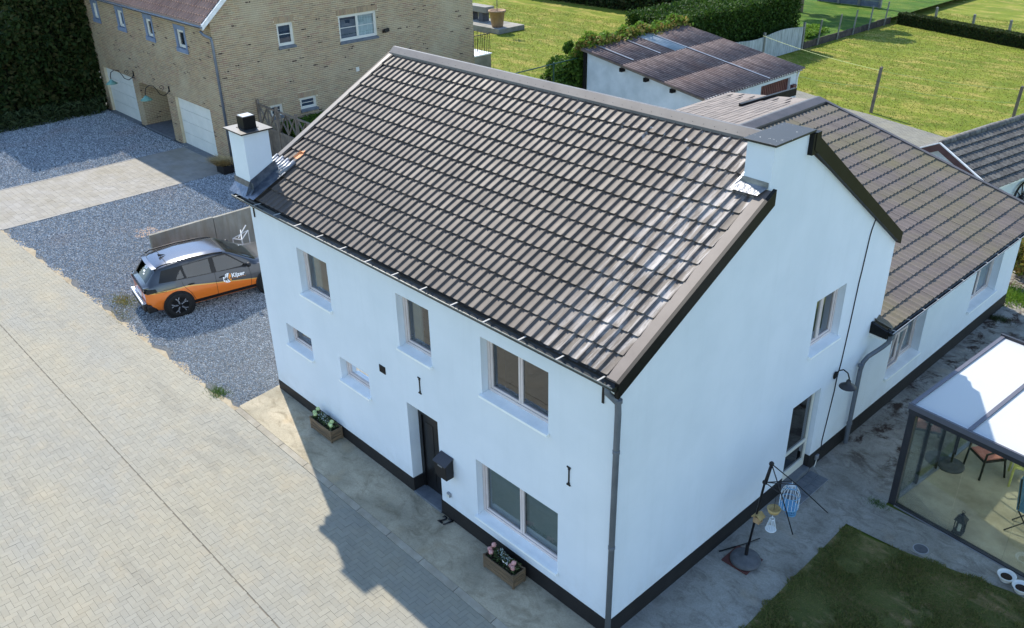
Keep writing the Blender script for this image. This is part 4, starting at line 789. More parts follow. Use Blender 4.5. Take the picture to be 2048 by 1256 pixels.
dl = math.hypot(XE, RS-ES); ex_ = Vector(LW(0, 1, 0))-Vector(LW(0, 0, 0)); dv = (Vector(LW(XE, 0, ES))-Vector(LW(0, 0, RS))).normalized(); nv = ex_.cross(dv); nv = nv if nv.z > 0 else -nv
t0 = Vector(LW(.05, .08, RS-.02))
tile_roof(sr, 30, 7, .215, dl/7, lambda u, s, w: tuple(t0+ex_*u+dv*s+nv*w), 'shed_tile', pv=[(0, .55), (.10, .75), (.22, .1), (.4, 0), (.6, .12), (.75, .9), (.9, 1), (1, .55)], ribh=.028, rise=.045, nvis=160)
for i in range(18): y = .05+i*.36; mb = MB(); mb.tube([LW(0, y, RS+.005), LW(0, y+.38, RS+.02)], [.10, .112], 10); mb.build('ridge_tile', 'shed_tile', sr, smooth=True)
MB().bar(LW(XE+.02, .05, ES-.02), LW(XE+.02, 7, ES-.02), .09, .08).build('gutter', 'white_paint', shed)
wh = thing('wagon_wheel', 'black spoked wagon wheel leaning on the shed wall', 'wheel', LW(1.78, 2.55, .0)); mb = MB(); c = Vector(LW(1.80, 2.55, .72)); e1 = ex_; e2 = Vector((0, 0, 1))
mb.tube([c+(e1*math.cos(a)+e2*math.sin(a))*.55 for a in np.linspace(0, 2*math.pi, 25)], .035, 6); mb.build('rim', 'iron_black', wh)
for k in range(10): a = k*math.pi/5; MB().tube([c, c+(e1*math.cos(a)+e2*math.sin(a))*.54], .02, 6).build('spoke', 'iron_black', wh)
MB().ball(c, .09).build('hub', 'iron_black', wh, smooth=True)

# ================================================================== BRICK HOUSE
bh = thing('brick_house', 'large beige brick house with garage doors and white framed windows', 'house', (-32.6, 13.9, 0))
BX, BY0, BY1, BXL = -26.4, 7.32, 20.4, -39.4; BE, BR_ = 5.75, 11.3; BYM = (BY0+BY1)/2
FN_BF = lambda u, d, z: (u, BY0+d, z); FN_BG = lambda u, d, z: (BX-d, u, z)
BFW = [(-29.68, -28.70, 4.20, 5.23, .12), (-32.60, -31.73, 4.26, 5.31, .12), (-35.60, -34.70, 4.30, 5.34, .12), (-38.45, -37.62, 4.34, 5.35, .12)]
BFD = [(-30.95, -27.70, 0.0, 2.12, .18), (-38.75, -35.32, 0.0, 2.22, .18), (-34.72, -31.72, 0.0, 2.12, 1.3)]
BGW = [(10.07, 10.82, 4.34, 5.24, .12), (12.97, 14.90, 4.10, 5.17, .12), (10.70, 11.50, 1.66, 2.16, .12), (9.30, 9.88, 1.62, 2.12, .12)]
mb = MB(); wall_holes(mb, BXL, BX, -.1, BE, BFW+BFD, FN_BF, .12); bw1 = mb.build('front_wall', 'mortar', bh)
mb = MB(); wall_holes(mb, BY0, BY1, -.1, BE, BGW, FN_BG, .12); mb.add([(BX, BY0, BE), (BX, BY1, BE), (BX, BYM, BR_)], [(0, 1, 2)]); bw2 = mb.build('gable_wall', 'mortar', bh)
mb = MB(); mb.quad((BXL, BY0, -.1), (BXL, BY1, -.1), (BXL, BY1, BE), (BXL, BY0, BE)); mb.quad((BXL, BY1, -.1), (BX, BY1, -.1), (BX, BY1, BE), (BXL, BY1, BE)); mb.build('back_wall', 'mortar', bh)
CL, CH = .24, .078
def brick_rows(u0, u1, z0, zmax, holes, ulim=None):
    out = []; z = z0; r = 0
    while z+CH <= zmax:
        a, b = (u0, u1) if ulim is None else ulim(z+CH/2)
        iv = [(a, b)]
        for h in holes:
            if h[2]-.04 < z+CH/2 < h[3]+.0:
                nv_ = []
                for p, q in iv:
                    if h[1] <= p or h[0] >= q: nv_.append((p, q)); continue
                    if h[0] > p: nv_.append((p, h[0]))
                    if h[1] < q: nv_.append((h[1], q))
                iv = nv_
        for p, q in iv:
            u = u0-CL+(CL/2 if r % 2 else 0)
            while u < q:
                s, e = max(u+.009, p), min(u+CL-.009, q)
                if e-s > .03: out.append(((s+e)/2, z+CH/2, (e-s)/2))
                u += CL
        z += CH; r += 1
    return np.array(out)
arches = [(h[0]-.08, h[1]+.08, h[3], h[3]+.24) for h in BGW]
bG = brick_rows(BY0, BY1, 0, BR_, [(*h[:4],) for h in BGW]+arches, lambda z: (BY0, BY1) if z < BE else (BY0+(z-BE)/(BR_-BE)*(BYM-BY0), BY1-(z-BE)/(BR_-BE)*(BY1-BYM)))
bF = brick_rows(BXL, BX, 0, BE, [(*h[:4],) for h in BFW+BFD])
hz_ = CH/2-.009
def brick_part(B, wall, toW, ax, parts):
    P = np.array([toW(b[0], b[1]) for b in B]); n = len(B); A = np.outer(B[:, 2], ax); Bv = np.tile((0, 0, hz_), (n, 1)); nn = np.cross(ax, (0, 0, 1)); nn = -nn if np.dot(nn, CAMP-P[0]) < 0 else nn
    N = np.tile(nn*.006, (n, 1)); full = np.abs(B[:, 2]-(CL/2-.009)) < 1e-4
    key = np.where(visible(P, .98) & full, np.linalg.norm(P-CAMP, axis=1), 1e9); order = np.argsort(key); near = order[:parts]; rest = order[parts:]
    o = boxes(P[rest]+N[rest]*.9+rng.normal(0, .001, (len(rest), 1))*nn, A[rest], Bv[rest], N[rest], 'brick', 'brick_field', wall)
    h = CL/2-.009; mbx = MB(); C0 = np.zeros(3); v = [tuple(sx*np.array(ax)*h+sz*np.array((0, 0, hz_))+sn*nn*.006) for sn in (-1, 1) for sz in (-1, 1) for sx in (-1, 1)]; mbx.add(v, [(0, 2, 3, 1), (4, 5, 7, 6), (0, 1, 5, 4), (1, 3, 7, 5), (3, 2, 6, 7), (2, 0, 4, 6)]); t = mbx.build('brick', 'brick', None, local=True); me = t.data; bpy.data.objects.remove(t)
    for i in near: link('brick', me, wall, P[i]+nn*.0055)
brick_part(bG, bw2, lambda u, z: (BX, u, z), np.array((0, 1.0, 0)), 240)
brick_part(bF, bw1, lambda u, z: (u, BY0, z), np.array((1.0, 0, 0)), 60)
# soldier courses over the gable windows
for a, b, z0, z1 in arches:
    k = int((b-a)/.078)
    for i in range(k): u = a+i*(b-a)/k; MB().box(BX-.004, BX+.008, u+.005, u+(b-a)/k-.005, z0+.012, z1-.006).build('brick', 'brick', bw2)
for h in BGW: window(bh, FN_BG, *h[:4], depth=.12, leaves_=2 if h[1]-h[0] > 1.2 else 1, fmat='frame_cream', blind=(['blind_blue', 'curtain'] if h[1]-h[0] > 1.2 else 'blind_blue'), smat='bluestone', bars=True, over=.07, sillh=.09)
for h in BFW:
    a, b, z0, z1 = h[:4]; mb = MB(); t = .15
    mb.box(a, a+t, BY0-.02, BY0+.11, z0+.14, z1-.16); mb.box(b-t, b, BY0-.02, BY0+.11, z0+.14, z1-.16); mb.box(a-.03, b+.03, BY0-.021, BY0+.11, z1-.16, z1+.02); mb.box(a-.03, b+.03, BY0-.05, BY0+.11, z0-.03, z0+.14); mb.build('window_surround', 'bluestone_blue' if 'bluestone_blue' in MATS else M('bluestone_blue', S(124, 138, 160), S(108, 122, 144), 3, .8).name, bh)
    window(bh, FN_BF, a+t, b-t, z0+.14, z1-.16, depth=.10, fmat='frame_cream', blind='blind_blue', sill=False)
def sectional(a, b, z1):
    dd = MB(); dd.quad((a, BY0+.15, 0), (b, BY0+.15, 0), (b, BY0+.15, z1), (a, BY0+.15, z1)); g = dd.build('garage_door', 'garage_door', bh)
    for i in range(4): MB().box(a+.01, b-.01, BY0+.12, BY0+.145, z1/4*i+.006, z1/4*(i+1)-.006).build('door_panel', 'garage_door', g, bevel=.004)
sectional(-30.95, -27.70, 2.12); sectional(-38.75, -35.32, 2.22)
MB().box(-31.0, -27.6, BY0-.25, BY0+.15, 0, .03).build('threshold', 'bluestone', bh); MB().box(-38.8, -35.3, BY0-.25, BY0+.15, 0, .03).build('threshold', 'bluestone', bh); MB().box(-34.7, -31.75, BY0-.1, BY0+1.25, 0, .10).build('porch_step', 'bluestone', bh)
pb = brick_rows(BY0, BY0+1.3, 0, 2.1, []); bxs = MB()
MB().quad((-34.72, BY0+1.29, 0), (-31.72, BY0+1.29, 0), (-31.72, BY0+1.29, 2.12), (-34.72, BY0+1.29, 2.12)).build('porch_wall', 'mortar', bh)
pc = [(-34.715, b[0], b[1], b[2]) for b in pb]; boxes([(c[0]+.005, c[1], c[2]) for c in pc], [(0, c[3], 0) for c in pc], np.tile((0, 0, hz_), (len(pc), 1)), np.tile((.006, 0, 0), (len(pc), 1)), 'brick', 'brick_field', bh)
pb = brick_rows(-34.7, -32.7, 0, 2.1, []); n = len(pb); boxes(np.stack([pb[:, 0], np.full(n, BY0+1.283), pb[:, 1]], 1), np.stack([pb[:, 2], 0*pb[:, 2], 0*pb[:, 2]], 1), np.tile((0, 0, hz_), (n, 1)), np.tile((0, -.006, 0), (n, 1)), 'brick', 'brick_field', bh)
pd = MB().box(-32.65, -31.78, BY0+1.22, BY0+1.28, .1, 2.08).build('entrance_door', 'garage_door', bh)
for i in range(4): MB().box(-32.6+i*.2, -32.45+i*.2, BY0+1.20, BY0+1.219, .2, 2.0).build('door_board', 'garage_door', pd)
# roof: eaves tiles, slabs, gutter, downpipe
bs_ = (BR_-BE)/(BYM-BY0); nb = Vector((0, -bs_, 1)).normalized(); db = Vector((0, -1, -bs_)).normalized()
zb_ = lambda y: BE+.16+bs_*(y-BY0) if y <= BYM else BE+.16+bs_*(BY1-y)
mb = MB(); mb.add([(BXL-.1, BY0-.35, zb_(BY0-.35)), (BX+.10, BY0-.35, zb_(BY0-.35)), (BX+.10, BYM, zb_(BYM)), (BXL-.1, BYM, zb_(BYM)), (BXL-.1, BY1+.35, zb_(BY1+.35)), (BX+.10, BY1+.35, zb_(BY1+.35))], [(0, 1, 2, 3), (3, 2, 5, 4)]); br = mb.build('roof', 'tile_pink', bh)
tt = Vector((BXL, BY0+.95, zb_(BY0+.95)+.01)); tile_roof(br, 60, 5, (BX+.05-BXL)/60, 1.25*math.sqrt(1+bs_*bs_)/5, lambda u, s, w: tuple(tt+Vector((1, 0, 0))*u+db*s+nb*w), 'tile_pink', nvis=70, ribh=.05)
mb = MB(); y0_, y1_ = BY0-.38, BYM; mb.add([(BX+.05, y0_, zb_(y0_)+.06), (BX+.16, y0_, zb_(y0_)+.06), (BX+.16, y1_, zb_(y1_)+.06), (BX+.05, y1_, zb_(y1_)+.06), (BX+.05, y0_, zb_(y0_)-.14), (BX+.16, y0_, zb_(y0_)-.14), (BX+.16, y1_, zb_(y1_)-.14), (BX+.05, y1_, zb_(y1_)-.14)], [(0, 1, 2, 3), (7, 6, 5, 4), (0, 4, 5, 1), (1, 5, 6, 2), (2, 6, 7, 3), (3, 7, 4, 0)]); mb.build('verge_trim', 'white_paint', br)
mb = MB(); halfround(mb, (BXL, BY0-.40, zb_(BY0-.35)-.03), (BX+.12, BY0-.40, zb_(BY0-.35)-.03), .085); mb.build('gutter', 'zinc', bh)
mb = MB(); mb.tube([(BX-.1, BY0-.38, 5.40), (BX-.06, BY0-.3, 5.25), (BX+.04, BY0-.08, 5.1), (BX+.06, BY0-.06, 4.9), (BX+.06, BY0-.06, .02)], .055, 10); mb.build('downpipe', 'zinc', bh, smooth=True)
def scroll_lamp(x, z, label):
    t = thing('wall_lamp', label, 'lamp', (x, BY0-.01, z), group='green scroll wall lamps'); c = Vector((x, BY0, z))
    mb = MB(); path = []
    for a in np.linspace(0, 1.25*math.pi, 14): path.append(c+Vector((-.12, -.42+.24*math.cos(a), -.02-.24*math.sin(a)*.9)))
    pts = [(0, 0, 0), (0, -.10, -.16), (0, -.28, -.24), (0, -.46, -.14), (0, -.55, .06), (0, -.66, .24), (0, -.84, .30), (0, -1.0, .22), (0, -1.06, .04), (0, -1.06, -.12)]
    mb.tube([c+Vector(p) for p in pts], .018, 6)
    mb.tube([c+Vector((0, -.34+.10*math.cos(a)*(1-a/9), .12+.10*math.sin(a)*(1-a/9))) for a in np.linspace(-1.5, 6, 18)], .012, 5)
    mb.build('bracket', 'iron_black', t, smooth=True); MB().box(x-.05, x+.05, BY0-.03, BY0-.012, z-.12, z+.12).build('wall_plate', 'iron_black', t)
    MB().lathe([(.03, .0), (.06, -.03), (.10, -.07), (.26, -.19), (.255, -.195), (.08, -.09), (.0, -.07)], c+Vector((0, -1.06, -.08)), 16).build('shade', 'copper_green', t, smooth=True)
scroll_lamp(-35.02, 2.42, 'green scroll lamp between garage door and entrance, nearer the hedge')
scroll_lamp(-31.35, 2.34, 'green scroll lamp between the entrance and the nearer garage door')
fl = thing('flood_light', 'small black floodlight beside the wide brick gable window', 'lamp', (BX, 15.22, 4.25)); mb = MB(); mb.box(BX+.02, BX+.10, 15.14, 15.18, 4.20, 4.30); mb.bar((BX+.08, 15.16, 4.26), (BX+.2, 15.22, 4.3), .03, .03); mb.build('arm', 'iron_black', fl); mb = MB(); mb.bar((BX+.17, 15.14, 4.28), (BX+.17, 15.38, 4.33), .12, .14); mb.build('head', 'iron_black', fl, bevel=.01)
MB().box(BX, BX+.03, 13.60, 13.76, 2.78, 2.96).build('wall_box', 'frame_cream', bh, bevel=.004)
# ================================================================== CAR
def carpaint():
    s = NT('car_paint'); p = s.n('ShaderNodeSeparateXYZ'); s.l(s.pos(True), p.inputs[0]); y, z = p.outputs[1], p.outputs[2]
    mr = s.n('ShaderNodeMapRange', i_1=.35, i_2=2.75, i_3=.815, i_4=.45); s.l(y, mr.inputs[0])
    a = s.math('LESS_THAN', z, mr.outputs[0]); mr2 = s.n('ShaderNodeMapRange', i_1=.35, i_2=2.75, i_3=.845, i_4=.47); s.l(y, mr2.inputs[0]); b = s.math('LESS_THAN', z, mr2.outputs[0])
    c = s.mix(b, S(54, 58, 64), S(214, 170, 84)); c = s.mix(a, c, S(226, 118, 36)); s.col(c); s.set(.28, .15, .5, .8)
    s.b.inputs['Coat Roughness'].default_value = .04
carpaint(); M('car_roof', S(110, 114, 122), None, rough=.14, metal=.85); M('car_black', S(18, 18, 20), None, rough=.45); M('car_silver', S(176, 178, 182), None, rough=.25, metal=.8); M('car_red', S(120, 16, 18), None, rough=.2, coat=.6)
M('logo_white', S(236, 236, 236), None, rough=.5); M('logo_orange', S(232, 146, 48), None, rough=.5); M('car_seam', S(14, 14, 15), None, rough=.7); M('rim_dark', S(26, 26, 28), None, rough=.3, metal=.4)
car = thing('parked_car', 'charcoal and orange company car parked on the gravel by the concrete wall', 'car', (-16.56, .20, .012), R(-9.5))
TB = dict(zb=([-.80, -.72, -.55, -.3, 0, 3.0, 3.3, 3.45, 3.52], [.40, .33, .27, .23, .21, .21, .26, .34, .42]),
          wb=([-.80, -.72, -.5, 0, 3.0, 3.3, 3.52], [.60, .72, .80, .83, .83, .78, .55]),
          wm=([-.80, -.72, -.60, -.3, 0, .5, 2.6, 3.0, 3.3, 3.45, 3.52], [.64, .775, .84, .875, .885, .88, .885, .87, .82, .72, .60]),
          zt_=([-.80, -.72, -.3, .5, 1.5, 2.35, 2.6, 3.0, 3.3, 3.45, 3.52], [.95, 1.00, 1.06, 1.02, .975, .95, .945, .92, .88, .82, .76]),
          wt_=([-.80, -.72, -.55, -.3, 0, .5, 2.3, 2.6, 3.0, 3.3, 3.45, 3.52], [.60, .71, .76, .79, .805, .815, .815, .805, .78, .74, .64, .52]),
          ztop=([-.80, -.72, -.66, -.42, -.3, 0, .5, 1.0, 1.4, 1.6, 2.3, 2.42, 2.6, 3.0, 3.3, 3.45, 3.52], [.99, 1.05, 1.12, 1.40, 1.455, 1.505, 1.54, 1.54, 1.51, 1.46, 1.06, 1.02, 1.005, .97, .91, .84, .78]),
          wtop=([-.80, -.66, -.42, 0, .5, 1.0, 1.5, 2.3, 2.6, 3.0, 3.45, 3.52], [.52, .63, .625, .63, .645, .65, .645, .71, .70, .66, .55, .45]))
sm = np.linspace(-.80, 3.52, 433)
TS = {}
for k_, (a, b) in TB.items():
    v = np.interp(sm, a, b); ker = np.ones(13)/13; vp = np.concatenate([np.full(6, v[0]), v, np.full(6, v[-1])]); TS[k_] = np.convolve(vp, ker, 'valid')
tv = lambda k_, y: float(np.interp(y, sm, TS[k_]))
def ring(y):
    zb, wb, wm, zt, wt, zp, wp = (tv(k_, y) for k_ in ('zb', 'wb', 'wm', 'zt_', 'wt_', 'ztop', 'wtop'))
    key = [(0, zb), (wb*.92, zb), (wb, zb+.05), (wm*.99, .46), (wm, .62), (wm*.995, .74), (wt+.02, zt-.05), (wt, zt), (wt*.55+wp*.45, zt*.55+(zp-.07)*.45), (wp+.03, zp-.075), (wp-.02, zp-.03), (wp*.75, zp-.008), (wp*.4, zp), (0, zp+.004)]
    for i in range(1, len(key)):
        if key[i][1] < key[i-1][1]-.0 and i < 10: key[i] = (key[i][0], key[i-1][1]+.001)
    return key
NS = 74; ysS = np.linspace(-.80, 3.52, NS); rings = [ring(y) for y in ysS]; K = len(rings[0])
mb = MB(); full = []
for y, r in zip(ysS, rings): full.append([(x, y, z) for x, z in r]+[(-x, y, z) for x, z in r[-2:0:-1]])
n = len(full[0]); vs = [v for f in full for v in f]; fs = []; mi = []
for i in range(NS-1):
    for k_ in range(n): fs.append((i*n+k_, i*n+(k_+1) % n, (i+1)*n+(k_+1) % n, (i+1)*n+k_))
fs += [tuple(range(n))[::-1], tuple((NS-1)*n+k_ for k_ in range(n))]; mb.add(vs, fs)
body = mb.build('body', 'car_paint', car, local=True, auto=.7)
def sx(y, z):
    r = ring(y); zz = [p[1] for p in r[2:10]]; xx = [p[0] for p in r[2:10]]; return float(np.interp(z, zz, xx))
def side_patch(c, name, mat, off=.006, nu=10, nv=5, s=1, parent=None, local=True):
    mb = MB(); vs = []
    for j in range(nv+1):
        for i in range(nu+1):
            u, v = i/nu, j/nv; y = (c[0][0]*(1-u)+c[1][0]*u)*(1-v)+(c[3][0]*(1-u)+c[2][0]*u)*v; z = (c[0][1]*(1-u)+c[1][1]*u)*(1-v)+(c[3][1]*(1-u)+c[2][1]*u)*v
            vs.append((s*(sx(y, z)+off), y, z))
    mb.add(vs, [(j*(nu+1)+i, j*(nu+1)+i+1, (j+1)*(nu+1)+i+1, (j+1)*(nu+1)+i) for j in range(nv) for i in range(nu)]); return mb.build(name, mat, parent or car, local=True, smooth=True)
for s in (1, -1):
    side_patch([(-.40, 1.07), (2.08, .955), (1.50, 1.455), (-.26, 1.37)], 'window_surround', 'car_black', .003, 24, 6, s)
    side_patch([(.34, 1.055), (1.02, 1.02), (1.02, 1.41), (.30, 1.385)], 'side_window', 'car_glass', .007, s=s)
    side_patch([(1.16, 1.01), (1.98, 1.0), (1.50, 1.40), (1.14, 1.41)], 'side_window', 'car_glass', .007, s=s)
    side_patch([(.06, 1.075), (.27, 1.065), (.24, 1.30), (.16, 1.22)], 'side_window', 'car_glass', .007, 4, 4, s)
    mb = MB()
    for line in ([(1.09, .36), (1.09, .70), (1.10, 1.0)], [(.25, .80), (.20, .90), (.19, 1.0)], [(.25, .80), (.38, .62), (.47, .36)], [(2.05, .36), (2.08, .70), (2.05, .95)], [(.47, .36), (1.09, .36), (2.05, .36)], [(-.55, .83), (-.25, .82), (.24, .81)][:2]):
        for a, b in zip(line[:-1], line[1:]):
            m_ = 6
            for q in range(m_):
                y0, z0, y1, z1 = a[0]+(b[0]-a[0])*q/m_, a[1]+(b[1]-a[1])*q/m_, a[0]+(b[0]-a[0])*(q+1)/m_, a[1]+(b[1]-a[1])*(q+1)/m_
                mb.bar((s*(sx(y0, z0)+.001), y0, z0), (s*(sx(y1, z1)+.001), y1, z1), .009, .006, (s, 0, 0))
    mb.build('panel_gap', 'car_seam', car, local=True)
    for yc, zc in ((.42, .86), (1.28, .84)):
        mb = MB(); mb.ball((s*(sx(yc, zc)), yc, zc), .06, 10, 6, (.25, 1.7, .45)); mb.build('door_handle', 'car_black', car, local=True, smooth=True)
    side_patch([(-.2, .27), (2.9, .27), (2.6, .36), (.1, .36)], 'sill_cladding', 'car_black', .006, 20, 2, s)
    mb = MB(); mb.ball((s*1.0, 2.02, 1.07), .09, 10, 6, (1.0, .8, .75)); mb.bar((s*.82, 2.05, 1.02), (s*.97, 2.03, 1.05), .05, .05); mb.build('wing_mirror', 'car_black', car, local=True, smooth=True)
    for yw in (0.0, 2.605):
        mb = MB(); c0 = Vector((s*.888, yw, .345))
        ro, ri = .425, .345; vs = []; q = 24
        for rr, xx in ((.0, .0), (ro, .0), (ro, -.10)):
            for k_ in range(q): a = 2*math.pi*k_/q; vs.append((s*(.893+xx), yw+rr*math.cos(a), .345+rr*math.sin(a) if rr < 1e-6 or True else 0))
        mb.add(vs, [(q+k_, q+(k_+1) % q, 2*q+(k_+1) % q, 2*q+k_) for k_ in range(q)]+[tuple(q+k_ for k_ in range(q))]); mb.build('wheel_arch', 'car_black', car, local=True)
        mb = MB(); prof = [(.235, -.10), (.31, -.105), (.350, -.09), (.358, -.05), (.358, .05), (.350, .09), (.31, .105), (.235, .10)]; vs = []; q = 28
        for rr, xx in prof:
            for k_ in range(q): a = 2*math.pi*k_/q; vs.append((s*(.825+xx), yw+rr*math.cos(a), .358+rr*math.sin(a)))
        mb.add(vs, [(i*q+k_, i*q+(k_+1) % q, (i+1)*q+(k_+1) % q, (i+1)*q+k_) for i in range(len(prof)-1) for k_ in range(q)]); wl = mb.build('wheel', 'tyre', car, local=True, smooth=True)
        mb = MB(); vs = [(s*.905, yw+.25*math.cos(2*math.pi*k_/q), .358+.25*math.sin(2*math.pi*k_/q)) for k_ in range(q)]; mb.add(vs, [tuple(range(q))]); mb.build('rim', 'rim_dark', wl, local=True)
        for k_ in range(5):
            a = 2*math.pi*k_/5+.5; e = Vector((0, math.cos(a), math.sin(a))); f = Vector((0, -math.sin(a), math.cos(a))); c1 = Vector((s*.925, yw, .358)); mb = MB()
            mb.bar(c1+e*.05, c1+e*.16, .035, .02, (s, 0, 0)); mb.bar(c1+e*.15, c1+e*.228+f*.05, .028, .02, (s, 0, 0)); mb.bar(c1+e*.15, c1+e*.228-f*.05, .028, .02, (s, 0, 0)); mb.build('spoke', 'car_silver', wl, local=True)
        mb = MB(); mb.ball((s*.92, yw, .358), .05, 10, 6, (.5, 1, 1)); mb.build('hub_cap', 'rim_dark', wl, local=True)
def top_patch(yA, yB, k0, frac, name, mat, off=.01, nv=6, par=None, inset=.0):
    mb = MB(); vs = []; nu = 14
    for j in range(nv+1):
        y = yA+(yB-yA)*j/nv; zp, wp = tv('ztop', y), tv('wtop', y)
        for i in range(nu+1): u = -1+2*i/nu; x = u*(wp-.01)*frac; vs.append((x, y, zp+.004-.012*abs(u)**2-.028*max(0, abs(u)-.75)/.25+off))
    mb.add(vs, [(j*(nu+1)+i, j*(nu+1)+i+1, (j+1)*(nu+1)+i+1, (j+1)*(nu+1)+i) for j in range(nv) for i in range(nu)]); return mb.build(name, mat, par or car, local=True, smooth=True)
rp = top_patch(-.40, 1.46, 0, .97, 'roof_panel', 'car_roof', .008, 14)
top_patch(1.56, 2.34, 0, .95, 'windscreen', 'car_shield', .012, 10); top_patch(-.70, -.44, 0, .93, 'rear_window', 'car_rear', .014, 6)
mb = MB(); vs = []
for y in (-.52, -.40):
    for i in range(9): u = -1+i/4; vs.append((u*.60, y+.05*abs(u)**2, 1.452-.03*u*u+(.012 if y < -.45 else .02)))
mb.add(vs, [(i, i+1, 10+i, 9+i) for i in range(8)]); mb.build('roof_spoiler', 'car_roof', car, local=True, smooth=True)
mb = MB(); mb.add([(-.035, -.12, 1.525), (.035, -.12, 1.525), (0, .08, 1.535), (0, -.14, 1.60)], [(0, 1, 3), (1, 2, 3), (2, 0, 3), (0, 2, 1)]); mb.build('roof_antenna', 'car_black', car, local=True)
MB().box(-.60, .60, -.062, -.055, 1.527, 1.534).build('panel_gap', 'car_seam', car, local=True)
for s in (1, -1): MB().tube([(s*.61, -.35, 1.455), (s*.635, -.2, 1.51), (s*.65, .5, 1.54), (s*.655, 1.2, 1.515), (s*.64, 1.45, 1.47)], .018, 6).build('roof_rail', 'car_black', car, local=True, smooth=True)
mb = MB(); mb.box(-.70, .70, -.90, -.70, .30, .52); mb.box(-.78, .78, -.82, -.55, .26, .50); mb.build('rear_bumper', 'car_black', car, local=True, bevel=.04)
MB().box(-.66, .66, -.925, -.80, .50, .555).build('bumper_trim', 'car_silver', car, local=True, bevel=.02)
MB().box(-.72, .72, -.815, -.79, .84, .93).build('light_strip', 'car_black', car, local=True, bevel=.01)
for s in (1, -1):
    mb = MB(); mb.add([(s*.50, -.825, .83), (s*.78, -.76, .83), (s*.865, -.50, .86), (s*.84, -.52, .95), (s*.76, -.77, .95), (s*.50, -.83, .94)], [(0, 1, 4, 5), (1, 2, 3, 4)]); mb.build('tail_light', 'car_black', car, local=True); MB().box(s*.2, s*.74, -.832, -.828, .87, .885).build('lamp_bar', 'car_red', car, local=True)
    mb = MB(); mb.add([(s*.52, 3.50, .66), (s*.78, 3.36, .68), (s*.80, 3.30, .78), (s*.50, 3.47, .76)], [(0, 1, 2, 3)]); mb.build('headlight', 'car_silver', car, local=True)
MB().box(-.26, .26, -.832, -.80, .60, .71).build('number_plate', 'logo_white', car, local=True)
MB().box(-.62, .62, 3.40, 3.55, .34, .62).build('front_grille', 'car_black', car, local=True, bevel=.03)
def text_mesh(txt, size, offset=.0):
    cu = bpy.data.curves.new('lettering', 'FONT'); cu.body = txt; cu.size = size; cu.offset = offset; cu.resolution_u = 3
    o = bpy.data.objects.new('lettering', cu); COL.objects.link(o); bpy.context.view_layer.update(); me = bpy.data.meshes.new_from_object(o.evaluated_get(bpy.context.evaluated_depsgraph_get())); bpy.data.objects.remove(o); return me
def on_side(me, y0, z0, slope, mat, name, parent, k=1.0, s=1):
    for v in me.vertices: y = y0+v.co.x*k; z = z0+v.co.y*k+v.co.x*slope; v.co = (sx(y, z)+.007, y, z)
    me.materials.clear(); me.materials.append(MATS[mat]); return link(name, me, parent)
on_side(text_mesh('Kijzer', .155, .005), 1.535, .755, -.02, 'logo_white', 'lettering', car)
def poly_side(pts, mat, name):
    mb = MB(); mb.add([(sx(y, z)+.007, y, z) for y, z in pts], [tuple(range(len(pts)))]); return mb.build(name, mat, car, local=True)
poly_side([(1.29, .70), (1.335, .655), (1.335, .845), (1.31, .87), (1.29, .82)], 'logo_white', 'logo'); poly_side([(1.35, .65), (1.40, .63), (1.40, .90), (1.35, .86)], 'logo_white', 'logo')
poly_side([(1.40, .765), (1.43, .80), (1.475, .90), (1.41, .905)], 'logo_white', 'logo'); poly_side([(1.405, .755), (1.48, .64), (1.41, .628)], 'logo_white', 'logo'); poly_side([(1.435, .765), (1.49, .665), (1.515, .69), (1.515, .87), (1.49, .88)], 'logo_orange', 'logo')
poly_side([(1.54, .725), (1.93, .715), (1.93, .722), (1.54, .732)], 'logo_orange', 'logo_underline')
def rear_pt(x, v): y = -.70+v*.26; zp = tv('ztop', y); return (x, y, zp+.004-.012*(x/.6)**2+.019)
mb = MB()
for a in ([(-.02, .62), (.06, .66), (.06, .90), (0, .9), (-.05, .8)], [(.075, .66), (.16, .70), (.17, .86), (.075, .9)], [(.0, .40), (.14, .44), (.14, .58), (.0, .54)], [(.10, .25), (.19, .28), (.19, .40), (.10, .37)]):
    mb.add([rear_pt(x, v) for x, v in a], [tuple(range(len(a)))])
mb.build('logo', 'logo_white', car, local=True)
# concrete L-wall beside the car
cw = thing('concrete_wall', 'stained concrete retaining wall panels behind the parked car', 'wall', (-18.47, 3, 0))
for i, (a, b) in enumerate(((.62, 2.62), (2.635, 4.63), (4.645, 6.6), (6.615, 8.6))): MB().box(-18.53, -18.42, a, b, -.1, 1.44-.025*i).build('panel', 'retaining_concrete', cw, bevel=.008)
rk = thing('white_rack', 'small white wire rack between car and concrete wall', 'rack', (-17.7, 3.1, 0)); mb = MB()
for a, b in (((-17.9, 2.9, .8), (-17.6, 3.3, 1.05)), ((-17.9, 3.2, 1.0), (-17.5, 3.0, .85)), ((-17.9, 2.9, .8), (-17.5, 3.0, .85)), ((-17.6, 3.3, 1.05), (-17.5, 3.0, .85)), ((-17.9, 2.9, 0), (-17.9, 2.9, .8)), ((-17.5, 3.0, 0), (-17.5, 3.0, .85)), ((-17.6, 3.3, 0), (-17.6, 3.3, 1.05)), ((-17.9, 3.2, 0), (-17.9, 3.2, 1.0)), ((-17.7, 3.0, .85), (-17.9, 3.4, 1.1))): mb.tube([a, b], .016, 5)
mb.build('frame', 'white_paint', rk)

